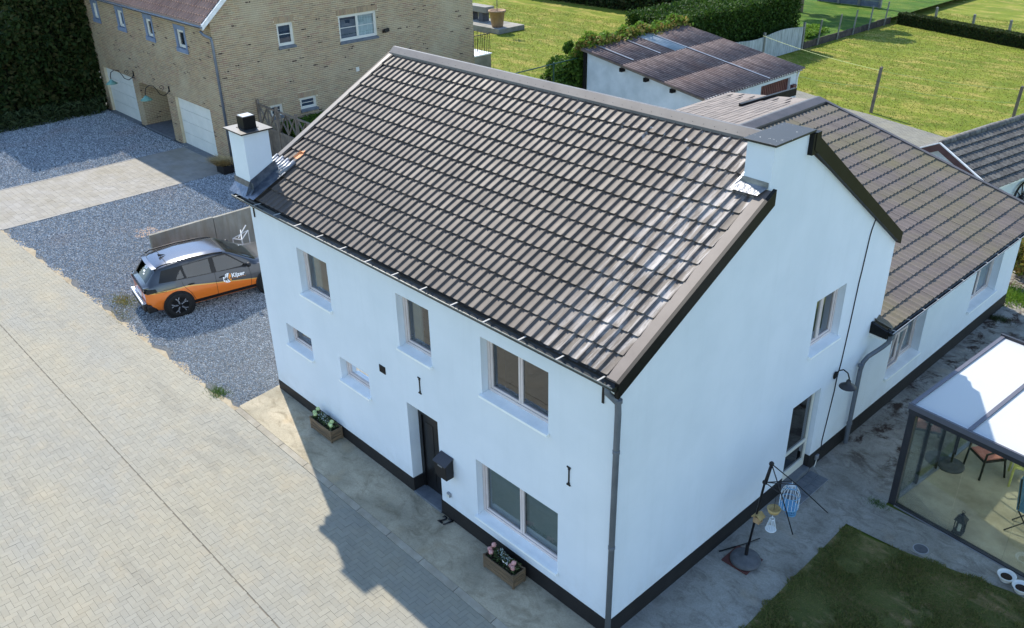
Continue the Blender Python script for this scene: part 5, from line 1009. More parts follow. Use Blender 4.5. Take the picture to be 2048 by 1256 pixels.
# ================================================================== THINGS AT THE FRONT
def planter(x0, x1, y0, y1, z, label, fl, glab):
    t = thing('wooden_planter', label, 'planter', ((x0+x1)/2, (y0+y1)/2, z), group='planters'); h = .30
    for i in range(3):
        za, zb = z+.03+i*.09, z+.03+i*.09+.082
        for nm, bx in (('board', (x0+.03, x1-.03, y0, y0+.022)), ('board', (x0+.03, x1-.03, y1-.022, y1)), ('board', (x0, x0+.022, y0+.03, y1-.03)), ('board', (x1-.022, x1, y0+.03, y1-.03))): MB().box(*bx, za, zb).build(nm, 'wood_old', t, bevel=.004)
    for xx in (x0, x1-.035):
        for yy in (y0, y1-.035): MB().box(xx-.002, xx+.037, yy-.002, yy+.037, z, z+h+.01).build('corner_post', 'wood_old', t, bevel=.004)
    MB().box(x0+.024, x1-.024, y0+.024, y1-.024, z+.02, z+.235).build('soil', 'soil', t)
    L = x1-x0; cxm, cym = (x0+x1)/2, (y0+y1)/2
    k = 220; pts = np.stack([rng.uniform(x0+.05, x1-.05, k), rng.uniform(y0+.05, y1-.05, k), z+.24+rng.random(k)**1.5*.18], 1); leaves('leaves', 'leaf_flower', pts, .035, t)
    for (fx, fy, fz) in ((-.36, .02, .20), (-.40, -.05, .13), (-.32, -.08, .12), (.33, .0, .15), (.38, -.06, .10), (.28, -.03, .08)):
        c = (cxm+fx*L, cym+fy, z+.28+fz); MB().tube([(c[0]+.01, c[1]+.01, z+.2), c], .005, 5).build('stem', 'leaf_flower', t); mbf = MB(); mbf.ball(c, .042, 10, 7)
        for q in range(40):
            d = rng.normal(size=3); d /= np.linalg.norm(d); e = np.cross(d, (0.3, .5, .8)); e /= np.linalg.norm(e); g2 = np.cross(d, e); p = np.array(c)+d*.044; mbf.add([p-e*.012, p+g2*.012+d*.006, p+e*.012, p-g2*.012+d*.006], [(0, 1, 2, 3)])
        mbf.build('flower_head', fl, t)
    for s in range(9):
        bx, by = cxm+random.uniform(-.18, .18)*L, cym+random.uniform(-.04, .06); mbf = MB(); mbf.tube([(bx, by, z+.2), (bx+random.uniform(-.04, .04), by, z+.46)], .004, 4); mbf.build('stem', 'leaf_flower', t); pts = np.array([(bx, by, z+.38)])+rng.normal(0, .022, (14, 3))*[1, 1, 2]; leaves('flower_spike', 'curtain', pts, .014, t, 'stuff')
    b = Vector((cxm+.10*L, cym-.05, z+.34)); mbf = MB(); mbf.add([b, b+Vector((-.06, -.01, .05)), b+Vector((-.055, .0, -.02)), b+Vector((.06, .01, .05)), b+Vector((.055, 0, -.02))], [(0, 1, 2), (0, 3, 4)]); mbf.build('butterfly', 'logo_white', t)
planter(-8.43, -7.60, -.33, -.03, wz(-8, -.1), 'wooden planter with pale green flower balls near the far end of the wall', 'flower_green', '')
planter(-2.60, -1.82, -.40, -.10, wz(-2.2, -.2), 'wooden planter with pink flower balls under the wide ground floor window', 'flower_pink', '')
t = thing('mailbox', 'black metal mailbox on the wall beside the front door', 'mailbox', (-3.97, -.1, 1.15)); mb = MB(); mb.prism([(-4.13, -.012, 1.16), (-4.13, -.19, 1.16), (-4.13, -.20, 1.50), (-4.13, -.012, 1.58)], (.33, 0, 0)); mb.build('box', 'iron_black', t, bevel=.008)
mb = MB(); mb.add([(-4.145, -.225, 1.50), (-3.785, -.225, 1.50), (-3.785, -.012, 1.60), (-4.145, -.012, 1.60), (-4.145, -.225, 1.485), (-3.785, -.225, 1.485), (-3.785, -.012, 1.585), (-4.145, -.012, 1.585)], [(0, 1, 2, 3), (7, 6, 5, 4), (0, 4, 5, 1), (1, 5, 6, 2), (3, 7, 4, 0)]); mb.build('lid', 'alu_dark', t); MB().box(-4.02, -3.90, -.206, -.2, 1.43, 1.455).build('label_slot', 'alu_light', t)
t = thing('wall_socket', 'small grey outdoor socket on the wall by the front door', 'socket', (-3.96, 0, .62)); MB().box(-4.01, -3.92, -.05, -.002, .62, .71).build('box', 'alu_light', t, bevel=.008); MB().box(-4.0, -3.93, -.056, -.05, .63, .68).build('flap', 'frame_cream', t)
me = text_mesh('27', .26, .006); me.materials.clear(); me.materials.append(MATS['iron_black']); o = link('house_number', me); o.location = (-4.13, -.22, .056); o.rotation_euler = (R(6), 0, R(3)); tag(o, 'black metal house number 27 lying by the plinth', 'house number')
m_ = o.modifiers.new('thick', 'SOLIDIFY'); m_.thickness = .012
# gable side
t = thing('wall_lamp', 'black gooseneck barn lamp on the white gable wall', 'lamp', (0, 6.68, 2.12)); mb = MB(); mb.ball((.02, 6.68, 2.12), .075, 10, 6, (.35, .9, 1.2)); mb.build('wall_plate', 'iron_black', t)
MB().tube([(.02, 6.68, 2.14), (.08, 6.675, 2.26), (.17, 6.67, 2.32), (.27, 6.66, 2.29), (.32, 6.65, 2.20), (.32, 6.65, 2.12)], .014, 8).build('arm', 'iron_black', t, smooth=True)
MB().lathe([(.03, .10), (.045, .08), (.05, .03), (.09, .0), (.165, -.05), (.17, -.06), (.155, -.055), (.08, -.01), (0, .0)], (.32, 6.65, 2.06), 20).build('shade', 'stone_dark' if 'stone_dark' in MATS else M('stone_dark', S(52, 50, 52), None, rough=.4).name, t, smooth=True); MB().ball((.32, 6.65, 2.02), .035).build('bulb', 'frame_cream', t)
o = MB().tube([(.012, y, z) for y, z in ((7.26, 5.42), (7.12, 5.1), (7.09, 4.97), (7.02, 4.27), (6.99, 4.06), (6.93, 3.10), (6.86, 2.3), (6.80, 2.05), (6.79, 1.71), (6.70, 1.0), (6.64, .55), (6.66, .30))], .010, 6).build('power_cable', 'cable_black', None); tag(o, 'thin black cable running down the white gable wall', 'cable')
t = thing('outdoor_socket', 'grey outdoor socket box on the black plinth beside the side door', 'socket', (0, 6.48, .2)); MB().box(.01, .06, 6.43, 6.54, .17, .28).build('box', 'alu_light', t, bevel=.01); MB().tube([(.04, 6.48, .17), (.05, 6.44, .08), (.05, 6.40, .02)], .01, 6).build('cord', 'frame_cream', t)
mat_ = thing('step_paving', 'dark tile paving with pale joints at the side door', 'paving', (.26, 5.72, .013)); MB().box(.065, .47, 5.06, 6.24, .0, .022).build('mortar_bed', 'alu_light', mat_)
for i in range(2):
    for j in range(6): MB().box(.075+i*.198, .262+i*.198, 5.07+j*.195, 5.255+j*.195, .0, .034).build('tile', 'bluestone', mat_, bevel=.003)
# parasol frame hung with cages
t = thing('garden_parasol', 'bare black parasol without its canopy on a round stone base', 'parasol', (.59, 3.07, .03)); topP, run = Vector((.75, 3.20, 2.24)), Vector((.70, 3.16, 1.84))
MB().lathe([(.27, 0), (.28, .03), (.26, .07), (.18, .11), (.06, .13), (.05, .14)], (.59, 3.08, .045), 24).build('base', 'stone_base', t, smooth=True)
MB().tube([(.59, 3.08, .15), (.592, 3.082, .42)], .032, 10).build('base_tube', 'iron_black', t); mb = MB(); mb.tube([(.59, 3.08, .2), run, topP], .021, 10); mb.build('mast', 'iron_black', t, smooth=True)
mb = MB(); mb.tube([run+Vector((.035, -.01, -.02)), topP+Vector((.02, -.01, -.03))], .012, 6); mb.build('closed_ribs', 'iron_black', t)
MB().ball(topP, .045, 10, 6).build('top_hub', 'iron_black', t); MB().ball(run, .045, 10, 6).build('runner', 'iron_black', t)
tips = [Vector((1.48, 4.07, 1.10)), Vector((1.35, 3.15, 1.10)), Vector((.36, 3.75, 1.25))]
for q in tips[:2]:
    MB().tube([topP, topP.lerp(q, .5)+Vector((0, 0, .03)), q], .010, 6).build('rib', 'iron_black', t, smooth=True); MB().tube([run, topP.lerp(q, .42)], .009, 6).build('strut', 'iron_black', t)
MB().tube([run, Vector((.95, 3.64, 1.74))], .009, 6).build('strut', 'iron_black', t)
o = MB().box(.27, .80, 2.80, 3.33, .014, .045).build('base_tray', 'tray_red', None, bevel=.01); o.rotation_euler = (0, 0, 0); tag(o, 'dark red square tray under the parasol base', 'tray')
o = MB().tube([(.12, 2.95, .03), (.35, 3.45, .04), (.46, 3.75, .05)], .012, 6).build('loose_rod', 'iron_black', None); tag(o, 'thin dark rod lying on the concrete by the parasol base', 'rod')
def cage(c, r, h, mat, label, dome=True, band=None):
    c = Vector(c); tt = thing('bird_cage', label, 'bird cage', c, group='hanging cages'); n = 16
    for k_ in range(n):
        a = 2*math.pi*k_/n; pts = [(r*math.cos(a), r*math.sin(a), 0), (r*math.cos(a), r*math.sin(a), h*.55), (r*.85*math.cos(a), r*.85*math.sin(a), h*.75), (r*.5*math.cos(a), r*.5*math.sin(a), h*.92), (0, 0, h)] if dome else [(r*math.cos(a), r*math.sin(a), 0), (r*.45*math.cos(a), r*.45*math.sin(a), h)]
        MB().tube([c+Vector(p) for p in pts], .0045, 4).build('wire', mat, tt)
    for z, q in ((0, 1), (h*.28, 1), (h*.55, 1), (h*.92, .5)) if dome else ((0, 1), (h, .45)): MB().tube([c+Vector((r*q*math.cos(a), r*q*math.sin(a), z)) for a in np.linspace(0, 6.2832, 17)], .008, 5).build('hoop', band or mat, tt)
    MB().lathe([(r, 0), (r*.98, .012), (0, .012)], c, 14).build('floor', band or mat, tt); MB().tube([c+Vector((0, 0, h)), c+Vector((0, 0, h+.07))], .006, 5).build('hook', mat, tt); return tt
cage((.95, 3.66, 1.18), .165, .46, 'cage_white', 'large round white bird cage with blue trim hanging from the parasol frame', True, 'cage_blue')
cage((.955, 3.78, .93), .085, .20, 'cage_blue', 'small blue cage hanging below the large white bird cage', True)
cage((.955, 3.12, .99), .09, .23, 'cage_white', 'conical white wire lantern hanging from the parasol frame', False)
t = thing('hanging_basket', 'small pale wicker basket hanging above the conical lantern', 'basket', (.90, 3.24, 1.15)); MB().lathe([(.03, 0), (.09, .02), (.12, .10), (.11, .11), (.08, .03), (0, .02)], (.90, 3.24, 1.24), 16).build('bowl', 'dry_grass', t, smooth=True); MB().tube([(.90, 3.24, 1.3), (.92, 3.2, 1.62)], .004, 4).build('cord', 'iron_black', t)
t = thing('bird_house', 'tiny wooden bird house strapped to the parasol mast', 'bird house', (.66, 3.14, .98)); MB().box(.63, .75, 3.07, 3.19, .98, 1.10).build('box', 'birdbox', t); mb = MB(); mb.prism([(.60, 3.05, 1.10), (.69, 3.05, 1.17), (.78, 3.05, 1.10), (.78, 3.05, 1.085), (.69, 3.05, 1.15), (.60, 3.05, 1.085)], (0, .17, 0)); mb.build('roof', 'dry_grass', t); MB().lathe([(.018, 0), (.018, .004), (0, .004)], (.751, 3.13, 1.04), 10).build('perch_hole', 'iron_black', t)

# ================================================================== GLASS VERANDA
va = R(-5.5); vc, vs_ = math.cos(va), math.sin(va); V0 = (1.62, 6.45)
VW = lambda x, y, z: (V0[0]+x*vc-y*vs_, V0[1]+x*vs_+y*vc, z)
ver = thing('glass_veranda', 'free standing glass veranda with dark aluminium frame and white roof panels', 'veranda', (V0[0], V0[1], 0)); WD, DP, ZF, ZB = 6.6, 3.25, 2.30, 2.52
def vbox(x0, x1, y0, y1, z0, z1, name, mat, par=None, bevel=.0):
    mb = MB(); mb.add([VW(x, y, z) for z in (z0, z1) for y in (y0, y1) for x in (x0, x1)], [(0, 2, 3, 1), (4, 5, 7, 6), (0, 1, 5, 4), (1, 3, 7, 5), (3, 2, 6, 7), (2, 0, 4, 6)]); return mb.build(name, mat, par or ver, bevel=bevel)
fl = MB(); fl.add([VW(0, 0, .022), VW(WD, 0, .022), VW(WD, DP, .022), VW(0, DP, .022)], [(0, 1, 2, 3)]); fl.build('floor', 'veranda_floor' if 'veranda_floor' in MATS else M('veranda_floor', S(194, 184, 158), S(164, 154, 130), 1.4, .8, bump=.2, bscale=30, lo=.4, hi=.62).name, ver)
for x in (0, 3.2, WD-.12): vbox(x, x+.13, 0, .13, 0, ZF-.17, 'post', 'alu_dark', bevel=.008)
vbox(-.01, WD, -.02, .14, ZF-.17, ZF, 'front_beam', 'alu_dark', bevel=.006); vbox(0, WD, DP-.1, DP, ZB-.17, ZB, 'back_beam', 'alu_dark'); vbox(0, .12, DP-.12, DP, 0, ZB-.17, 'post', 'alu_dark')
npan = 6; pw = WD/npan
rz = lambda y: ZF+(ZB-ZF)*y/DP
for i in range(npan+1):
    x = min(max(i*pw, .035), WD-.035); mb = MB(); mb.bar(VW(x, -.02, rz(0)+.035), VW(x, DP+.02, rz(DP)+.035), .07, .05); mb.build('rafter', 'alu_rafter' if 'alu_rafter' in MATS else M('alu_rafter', S(96, 96, 104), None, rough=.4).name, ver)
for i in range(npan):
    mb = MB(); mb.add([VW(i*pw+.035, .02, rz(0)+.03), VW((i+1)*pw-.035, .02, rz(0)+.03), VW((i+1)*pw-.035, DP, rz(DP)+.03), VW(i*pw+.035, DP, rz(DP)+.03)], [(0, 1, 2, 3)]); o = mb.build('roof_panel', 'polycarbonate', ver)
vbox(-.02, WD, -.05, -.02, ZF-.06, ZF+.05, 'front_gutter', 'alu_rafter'); vbox(-.02, WD, DP, DP+.05, ZB-.02, ZB+.09, 'back_trim', 'alu_dark')
vbox(.13, WD, .0, .09, .0, .05, 'bottom_rail', 'alu_dark'); vbox(.13, WD, -.012, -.001, .0, .028, 'rail_edge', 'alu_light')
for i in range(5): vbox(.14+i*1.02, .14+(i+1)*1.02, .03+.02*(i % 2), .038+.02*(i % 2), .05, ZF-.17, 'glass_panel', 'clear_glass')
vbox(.0, .09, .13, DP-.12, .0, .045, 'bottom_rail', 'alu_light')
for i in range(4): vbox(.03+.02*(i % 2), .038+.02*(i % 2), .14+i*.75, .14+(i+1)*.75, .045, rz(.13+i*.75)-.02, 'glass_panel', 'clear_glass')
for y in (.88, .91, 1.64, 2.4): vbox(.02, .07, y, y+.02, .045, rz(y)-.02, 'glass_stile', 'plastic_black')
vbox(.07, .10, .86, .90, 1.5, 1.56, 'handle', 'alu_light')
for i in range(6): vbox(.2+i*1.05, .2+(i+1)*1.05-.01, DP-.06, DP-.045, .04, ZB-.17, 'back_glass', 'clear_glass')
def chair(loc, rz_, label, frame, seatm, cush=None):
    t = thing('garden_chair', label, 'chair', loc, rz_); 
    for x in (-.25, .25):
        MB().tube([(x*1.05, -.25, 0), (x, -.23, .42), (x, -.22, .62), (x, -.05, .66), (x, .22, .62)], .022, 8).build('front_leg', frame, t, local=True, smooth=True); MB().tube([(x*1.05, .30, 0), (x, .22, .42), (x*.95, .33, .88)], .022, 8).build('rear_leg', frame, t, local=True, smooth=True)
    MB().box(-.25, .25, -.24, .24, .40, .44).build('seat', seatm, t, local=True, bevel=.015)
    for i in range(5): MB().bar((-.2+i*.1, .235, .46), (-.19+i*.095, .32, .86), .06, .015, (0, 1, 0)).build('back_slat', frame, t, local=True)
    MB().bar((-.24, .33, .88), (.24, .33, .88), .05, .03).build('top_rail', frame, t, local=True)
    if cush: MB().box(-.22, .22, -.22, .20, .442, .48).build('cushion', cush, t, local=True, bevel=.015)
    return t
chair((2.52, 8.72, .022), R(-35), 'dark plastic armchair with pink cushion inside the veranda', 'plastic_black', 'plastic_black', 'pink_cloth')
chair((3.22, 8.95, .022), R(200), 'pale yellow plastic chair half hidden under the veranda roof', 'yellow_plastic', 'yellow_plastic')
t = thing('folding_chair', 'blue cloth folding chair at the right edge inside the veranda', 'chair', (3.78, 7.55, .022)); mb = MB()
for y in (-.2, .2):
    a = Vector((3.78, 7.6+y, 0)); MB().tube([a+Vector((-.28, -.2, .03)), a+Vector((.15, .1, .42)), a+Vector((.3, .2, .6))], .014, 6).build('leg', 'plastic_black', t); MB().tube([a+Vector((.25, -.2, .03)), a+Vector((-.2, .05, .40)), a+Vector((-.32, .2, .98))], .014, 6).build('leg', 'plastic_black', t)
MB().add([(3.55, 7.42, .42), (3.98, 7.35, .42), (3.98, 7.9, .42), (3.55, 7.85, .42)], [(0, 1, 2, 3)]).build('seat', 'blue_cloth', t); MB().add([(3.55, 7.42, .42), (3.55, 7.85, .42), (3.44, 8.02, .98), (3.44, 7.56, .98)], [(0, 1, 2, 3)]).build('backrest', 'blue_cloth', t)
t = thing('pole_stand', 'dark round stand with a thin pole inside the veranda', 'stand', (1.99, 8.42, .022)); MB().lathe([(.27, 0), (.27, .04), (.20, .06), (.04, .08), (.03, .1)], (1.99, 8.42, .022), 24).build('foot', 'stone_base', t, smooth=True); MB().tube([(1.99, 8.42, .1), (1.99, 8.42, 1.9)], .022, 8).build('pole', 'plastic_black', t)
t = thing('garden_lantern', 'dark metal lantern standing behind the front glass of the veranda', 'lantern', (2.93, 6.55, .022)); c = Vector((2.93, 6.55, .022))
MB().box(c.x-.09, c.x+.09, c.y-.09, c.y+.09, .022, .05).build('base', 'iron_black', t)
for a in (-.08, .07):
    for b in (-.08, .07): MB().box(c.x+a, c.x+a+.015, c.y+b, c.y+b+.015, .05, .32).build('corner_bar', 'iron_black', t)
MB().lathe([(.145, .30), (.03, .43), (.02, .46)], (c.x, c.y, .022), 4, math.pi/4).build('roof', 'iron_black', t); MB().tube([(c.x+.03*math.cos(a), c.y, .50+.03*math.sin(a)) for a in np.linspace(0, 6.28, 12)], .005, 5).build('ring', 'iron_black', t); MB().lathe([(.03, 0), (.03, .14), (0, .14)], (c.x, c.y, .06), 10).build('candle', 'frame_cream', t); MB().box(c.x-.075, c.x+.075, c.y+.07, c.y+.078, .05, .31).build('pane', 'car_glass', t)
def bowl(x, y, label):
    t = thing('plant_bowl', label, 'pot', (x, y, .016), group='white bowls'); MB().lathe([(.09, 0), (.10, .02), (.14, .10), (.155, .115), (.155, .125), (.135, .12), (.12, .08), (0, .075)], (x, y, .016), 24).build('bowl', 'white_paint', t, smooth=True); MB().lathe([(.125, 0), (.0, .012)], (x, y, .092), 16).build('soil', 'soil', t)
bowl(4.01, 5.93, 'round white bowl at the lawn corner, the left one of two'); bowl(4.29, 5.83, 'round white bowl at the lawn corner, the right one of two')
t = thing('manhole_cover', 'round grey drain cover in a concrete slab at the lawn edge', 'drain cover', (2.65, 5.62, .016)); MB().box(2.48, 2.82, 5.45, 5.79, .0, .026).build('slab', 'conc_slab', t); MB().lathe([(.12, 0), (.12, .012), (0, .012)], (2.65, 5.62, .02), 24).build('lid', 'stone_base', t); MB().lathe([(.14, .0), (.14, .01), (.12, .01)], (2.65, 5.62, .02), 24).build('ring', 'alu_light', t)

# ================================================================== VEGETATION
def hedge(name, label, n, x0, x1, y0, y1, z0, z1, mat, size, shell=.3, lump=.35, core=True, cat='hedge', group=None):
    t = thing(name, label, cat, ((x0+x1)/2, (y0+y1)/2, z0), group=group); P = lumpbox(n, x0, x1, y0, y1, z0, z1, shell, lump); leaves('foliage', mat, P, size, t)
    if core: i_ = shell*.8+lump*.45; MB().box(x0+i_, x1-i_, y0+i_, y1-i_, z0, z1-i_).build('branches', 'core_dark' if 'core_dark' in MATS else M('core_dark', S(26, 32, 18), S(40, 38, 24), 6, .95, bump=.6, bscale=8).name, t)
    return t
hedge('tall_hedge', 'tall dark evergreen hedge against the end of the brick house', 60000, -47, -39.15, 3.9, 7.35, 0, 7.6, 'leaf_dark', .13, .5, .5)
hedge('tall_hedge', 'lower dark hedge along the gravel at the far left', 36000, -46, -39.5, -6, 4.1, 0, 4.15, 'leaf_dark', .13, .5, .5)
t = thing('border_grass', 'dark grasses and low shrubs at the foot of the tall hedge', 'plants', (-38.8, 4.4, 0)); k = 5000; P = np.stack([rng.uniform(-39.8, -38.6, k), rng.uniform(-2, 7.0, k), rng.random(k)**1.5*.75], 1); leaves('foliage', 'leaf_flower', P, .16, t, aspect=.18)
hedge('lit_shrub', 'sunlit green shrub beyond the far left hedge', 6000, -52, -47, -1, 4.6, 0, 4.2, 'leaf_bright', .16, .5, .5, cat='shrub')
hedge('clipped_hedge', 'big overgrown hedge with sunlit top behind the garage', 60000, -25.6, -22.1, 30.6, 43, 0, 3.25, 'leaf_hedge', .085, .45, .6)
hedge('clipped_hedge', 'dark high hedge along the far end of the brick house lawn', 22000, -52, -28, 45.6, 48.5, 0, 3.4, 'leaf_dark', .16, .4, .4)
ha, hb = Vector((-21.0, 53.75, 0)), Vector((-9.0, 50.15, 0)); t = thing('box_hedge', 'long low clipped hedge across the far end of the lawn', 'hedge', ha.lerp(hb, .5)); hd = (hb-ha).normalized(); hn = Vector((-hd.y, hd.x, 0))
P = lumpbox(26000, 0, (hb-ha).length, 0, .8, 0, .74, .12, .06); P = np.array(ha)+P[:, :1]*np.array(hd)+P[:, 1:2]*np.array(hn)+P[:, 2:]*np.array((0, 0, 1)); leaves('foliage', 'leaf_dark', P, .06, t)
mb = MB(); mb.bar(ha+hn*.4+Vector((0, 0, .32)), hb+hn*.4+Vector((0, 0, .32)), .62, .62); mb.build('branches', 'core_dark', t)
# creeper over the garage edge and bush at its corner
t = thing('creeper', 'rusty and green creeper spilling over the garage roof edge', 'climber', (-20.1, 24.4, 0)); k = 15000; y = rng.uniform(21.0, 28.4, k); wv = .34+.08*np.sin(y*2.1)+.07*np.sin(y*5.3); x = -20.05+rng.normal(0, .22, k)-.15; z = 3.42+rng.random(k)*wv*1.3-np.maximum(0, -20.2-x)*1.3
leaves('foliage', 'leaf_ivy', np.stack([x, y, z], 1)[:9500], .085, t); leaves('shoots', 'leaf_bright', np.stack([x-.05, y, z+.10*rng.random(k)], 1)[9500:], .085, t); k = 9000; leaves('hanging_leaves', 'leaf_mid', np.stack([-20.15-rng.random(k)*.35, rng.uniform(21, 28.3, k), rng.uniform(0, 3.4, k)], 1), .09, t)
def bush(name, label, c, r, n, mat, size, cat='shrub', lobes=18, core=True):
    t = thing(name, label, cat, (c[0], c[1], 0)); cs = [np.array(c)+rng.normal(0, .45, 3)*np.array(r) for _ in range(lobes)]; out = []
    for q in cs:
        d = rng.normal(size=(n//lobes, 3)); d /= np.linalg.norm(d, axis=1)[:, None]; out.append(q+d*np.array(r)*(.25+.35*rng.random())*(rng.random((len(d), 1))**.4))
    P = np.concatenate(out); P = P[P[:, 2] > .02]; leaves('foliage', mat, P, size, t)
    mb = MB()
    for a in range(5): mb.tube([(c[0]+random.uniform(-.1, .1), c[1]+random.uniform(-.1, .1), 0), (c[0]+random.uniform(-.3, .3)*r[0], c[1]+random.uniform(-.3, .3)*r[1], c[2]*.9)], [.05, .02], 6)
    mb.build('stems', 'wood_grey', t); return t
bush('leafy_bush', 'leafy green bush at the corner of the garage roof', (-21.3, 21.6, 2.35), (.75, 1.15, .95), 8000, 'leaf_mid', .10)
bush('leafy_bush', 'dark bush below the creeper at the garage corner', (-21.3, 21.9, 1.1), (.7, 1.0, 1.0), 5500, 'leaf_dark', .10)
def tree(label, x, y, z0, h, r, n, mat, size):
    t = thing('garden_tree', label, 'tree', (x, y, z0)); mb = MB(); mb.tube([(x, y, z0), (x+.05, y, z0+h*.3), (x-.05, y+.1, z0+h*.6), (x, y, z0+h*.9)], [.20, .15, .09, .03], 8)
    for k in range(9):
        a = k*2.4; zz = z0+h*(.22+.07*k); mb.tube([(x, y, zz), (x+r*.35*math.cos(a), y+r*.35*math.sin(a), zz+h*.07), (x+r*.75*math.cos(a), y+r*.75*math.sin(a), zz+h*.10)], [.07, .045, .015], 6)
    mb.build('trunk', 'wood_grey', t, smooth=True); out = []
    for k in range(46):
        v = rng.normal(size=3); v /= np.linalg.norm(v); v *= rng.random()**.4; q = np.array([x, y, z0+h*.58])+v*np.array([r, r, h*.42]); d = rng.normal(size=(n//46, 3)); d /= np.linalg.norm(d, axis=1)[:, None]; out.append(q+d*(.35+.45*rng.random())*(rng.random((len(d), 1))**.4))
    leaves('crown', mat, np.concatenate(out), size, t); return t
tree('green garden tree in the rough grass, its crown cut off by the top edge', -27.0, 51.5, .4, 8.5, 2.3, 16000, 'leaf_mid', .13)
bush('leafy_bush', 'brownish bush behind the far corner of the extension', (-.3, 18.6, .7), (.7, .7, .6), 3500, 'leaf_ivy', .07)
bush('leafy_bush', 'small weeds at the foot of the plank wall posts', (-22.3, 45.0, .6), (.6, 1.5, .28), 3600, 'leaf_bright', .08)
hedge('box_hedge', 'clipped green shrub row below the small cellar windows of the brick house', 9000, -26.25, -25.2, 9.6, 13.5, 0, 1.45, 'leaf_mid', .07, .15, .15)
t = thing('grass_planter', 'dry ornamental grass in a dark planter at the brick house corner', 'planter', (-26.0, 6.75, 0)); MB().box(-26.35, -25.75, 6.55, 7.0, .0, .34).build('box', 'iron_black', t, bevel=.02)
k = 900; an = rng.uniform(0, 6.28, k); L = rng.uniform(.3, .75, k); b = np.stack([-26.1+rng.normal(0, .12, k), 6.77+rng.normal(0, .1, k), np.full(k, .32)], 1); tip = b+np.stack([np.cos(an)*L*.9-.15, np.sin(an)*L*.8-.1, .18+.12*rng.random(k)], 1); sd_ = np.stack([-np.sin(an), np.cos(an), 0*an], 1)*.012
fastmesh('grass_blades', np.stack([b-sd_, b+sd_, tip], 1).reshape(-1, 3), np.arange(3*k).reshape(k, 3), 'dry_grass', t)

# ================================================================== FENCES AND GARDEN THINGS
wf = thing('lattice_fence', 'weathered wooden fence with crossed lattice top beside the brick house', 'fence', (-24.3, 8.75, 0)); FY = 8.75
for i in range(4):
    xa = -26.35+i*1.45; MB().box(xa-.05, xa+.05, FY-.05, FY+.05, 0, 2.50-.03*i).build('post', 'wood_grey', wf)
    if i < 3:
        for z in (1.45, 2.32): MB().bar((xa+.05, FY, z-.02*i), (xa+1.40, FY, z-.02*(i+1)), .05, .07).build('rail', 'wood_grey', wf)
        for j in range(10): MB().box(xa+.06+j*.135, xa+.185+j*.135, FY-.012, FY+.012, .08, 1.42-.02*i).build('board', 'wood_grey', wf)
        for j in range(2):
            a, b = xa+.06+j*.67, xa+.72+j*.67; MB().bar((a, FY-.015, 1.47), (b, FY-.015, 2.28), .03, .06, (0, 1, 0)).build('lattice_brace', 'wood_grey', wf); MB().bar((a, FY+.016, 2.28), (b, FY+.016, 1.47), .03, .06, (0, 1, 0)).build('lattice_brace', 'wood_grey', wf); MB().bar((b, FY, 1.48), (b, FY, 2.28), .03, .05, (0, 1, 0)).build('lattice_brace', 'wood_grey', wf)
gf = thing('mesh_fence', 'tall dark green mesh fence running from the garage corner', 'fence', (-20.3, 17, 0)); ysf = (22.3, 19.6, 16.9, 14.2)
for y in ysf: MB().tube([(-20.3, y, 0), (-20.3, y, 3.1)], .035, 8).build('post', 'green_metal', gf)
MB().tube([(-20.3, 22.3, 3.05), (-20.3, 14.2, 3.0)], .025, 8).build('top_rail', 'green_metal', gf)
V = []; F = []
for i, z in enumerate(np.arange(.1, 3.0, .2)): V += [(-20.3, 14.2, z), (-20.3, 22.3, z), (-20.3, 22.3, z+.006), (-20.3, 14.2, z+.006)]; F.append([4*i+j for j in range(4)])
fastmesh('mesh', V, F, 'green_metal', gf, 'stuff')
pf = thing('panel_fence', 'pale vertical board fence between hedge and lawn', 'fence', (-21.4, 37, 0))
for i in range(46): y = 33.0+i*.2; MB().box(-21.44, -21.41, y+.004, y+.196, .02, 1.42+.08*math.sin(i*.23)).build('board', 'fence_white', pf)
for y in (33.0, 38.0, 42.3): MB().box(-21.47, -21.35, y-.06, y+.06, 0, 1.6).build('post', 'post_conc', pf)
pw_ = thing('plank_wall', 'low dark plank retaining wall at the side of the far lawn', 'wall', (-21.38, 48, 0))
for i in range(11): y = 42.5+i*1.02; MB().box(-21.42, -21.37, y, y+.99, 0, .42+random.uniform(-.03, .04)).build('plank', 'wood_dark' if 'wood_dark' in MATS else M('wood_dark', S(84, 76, 68), S(60, 54, 50), 5, .9, island=.25).name, pw_)
def post(x, y, h, label, r=.05, group=None, lean=(0, 0), mat='post_conc', z0=0.0):
    t = thing('fence_post', label, 'post', (x, y, z0), group=group); mb = MB(); mb.bar((x, y, z0), (x+lean[0], y+lean[1], z0+h), r*2, r*2, (0, 1, 0)); mb.build('shaft', mat, t, bevel=.01); mb = MB(); mb.lathe([(r*1.35, 0), (0, r*.7)], (x+lean[0], y+lean[1], z0+h), 4, math.pi/4); mb.build('cap', mat, t); return t
for i, y in enumerate((44.0, 46.4, 48.4, 50.5, 52.7)): post(-21.33, y, 1.55, 'thin concrete post in the plank wall, number %s from the pale board fence' % ('one', 'two', 'three', 'four', 'five')[i], .04, 'plank wall posts', (.1, .02))
for i, (x, y) in enumerate(((-19.66, 56.8), (-16.7, 55.7), (-14.2, 55.15))): post(x, y, .85, '%s short concrete post beyond the low hedge' % ('left', 'middle', 'right')[i], .07, 'posts beyond the hedge')
p1 = post(-11.8, 32.15, 2.10, 'tall wooden clothes line post beside the paved path', .06, 'line posts', (.1, .05), 'wood_grey'); p2 = post(-6.68, 35.35, 1.5, 'clothes line post behind the dark roofed shed', .06, 'line posts', (.06, .02), 'wood_grey')
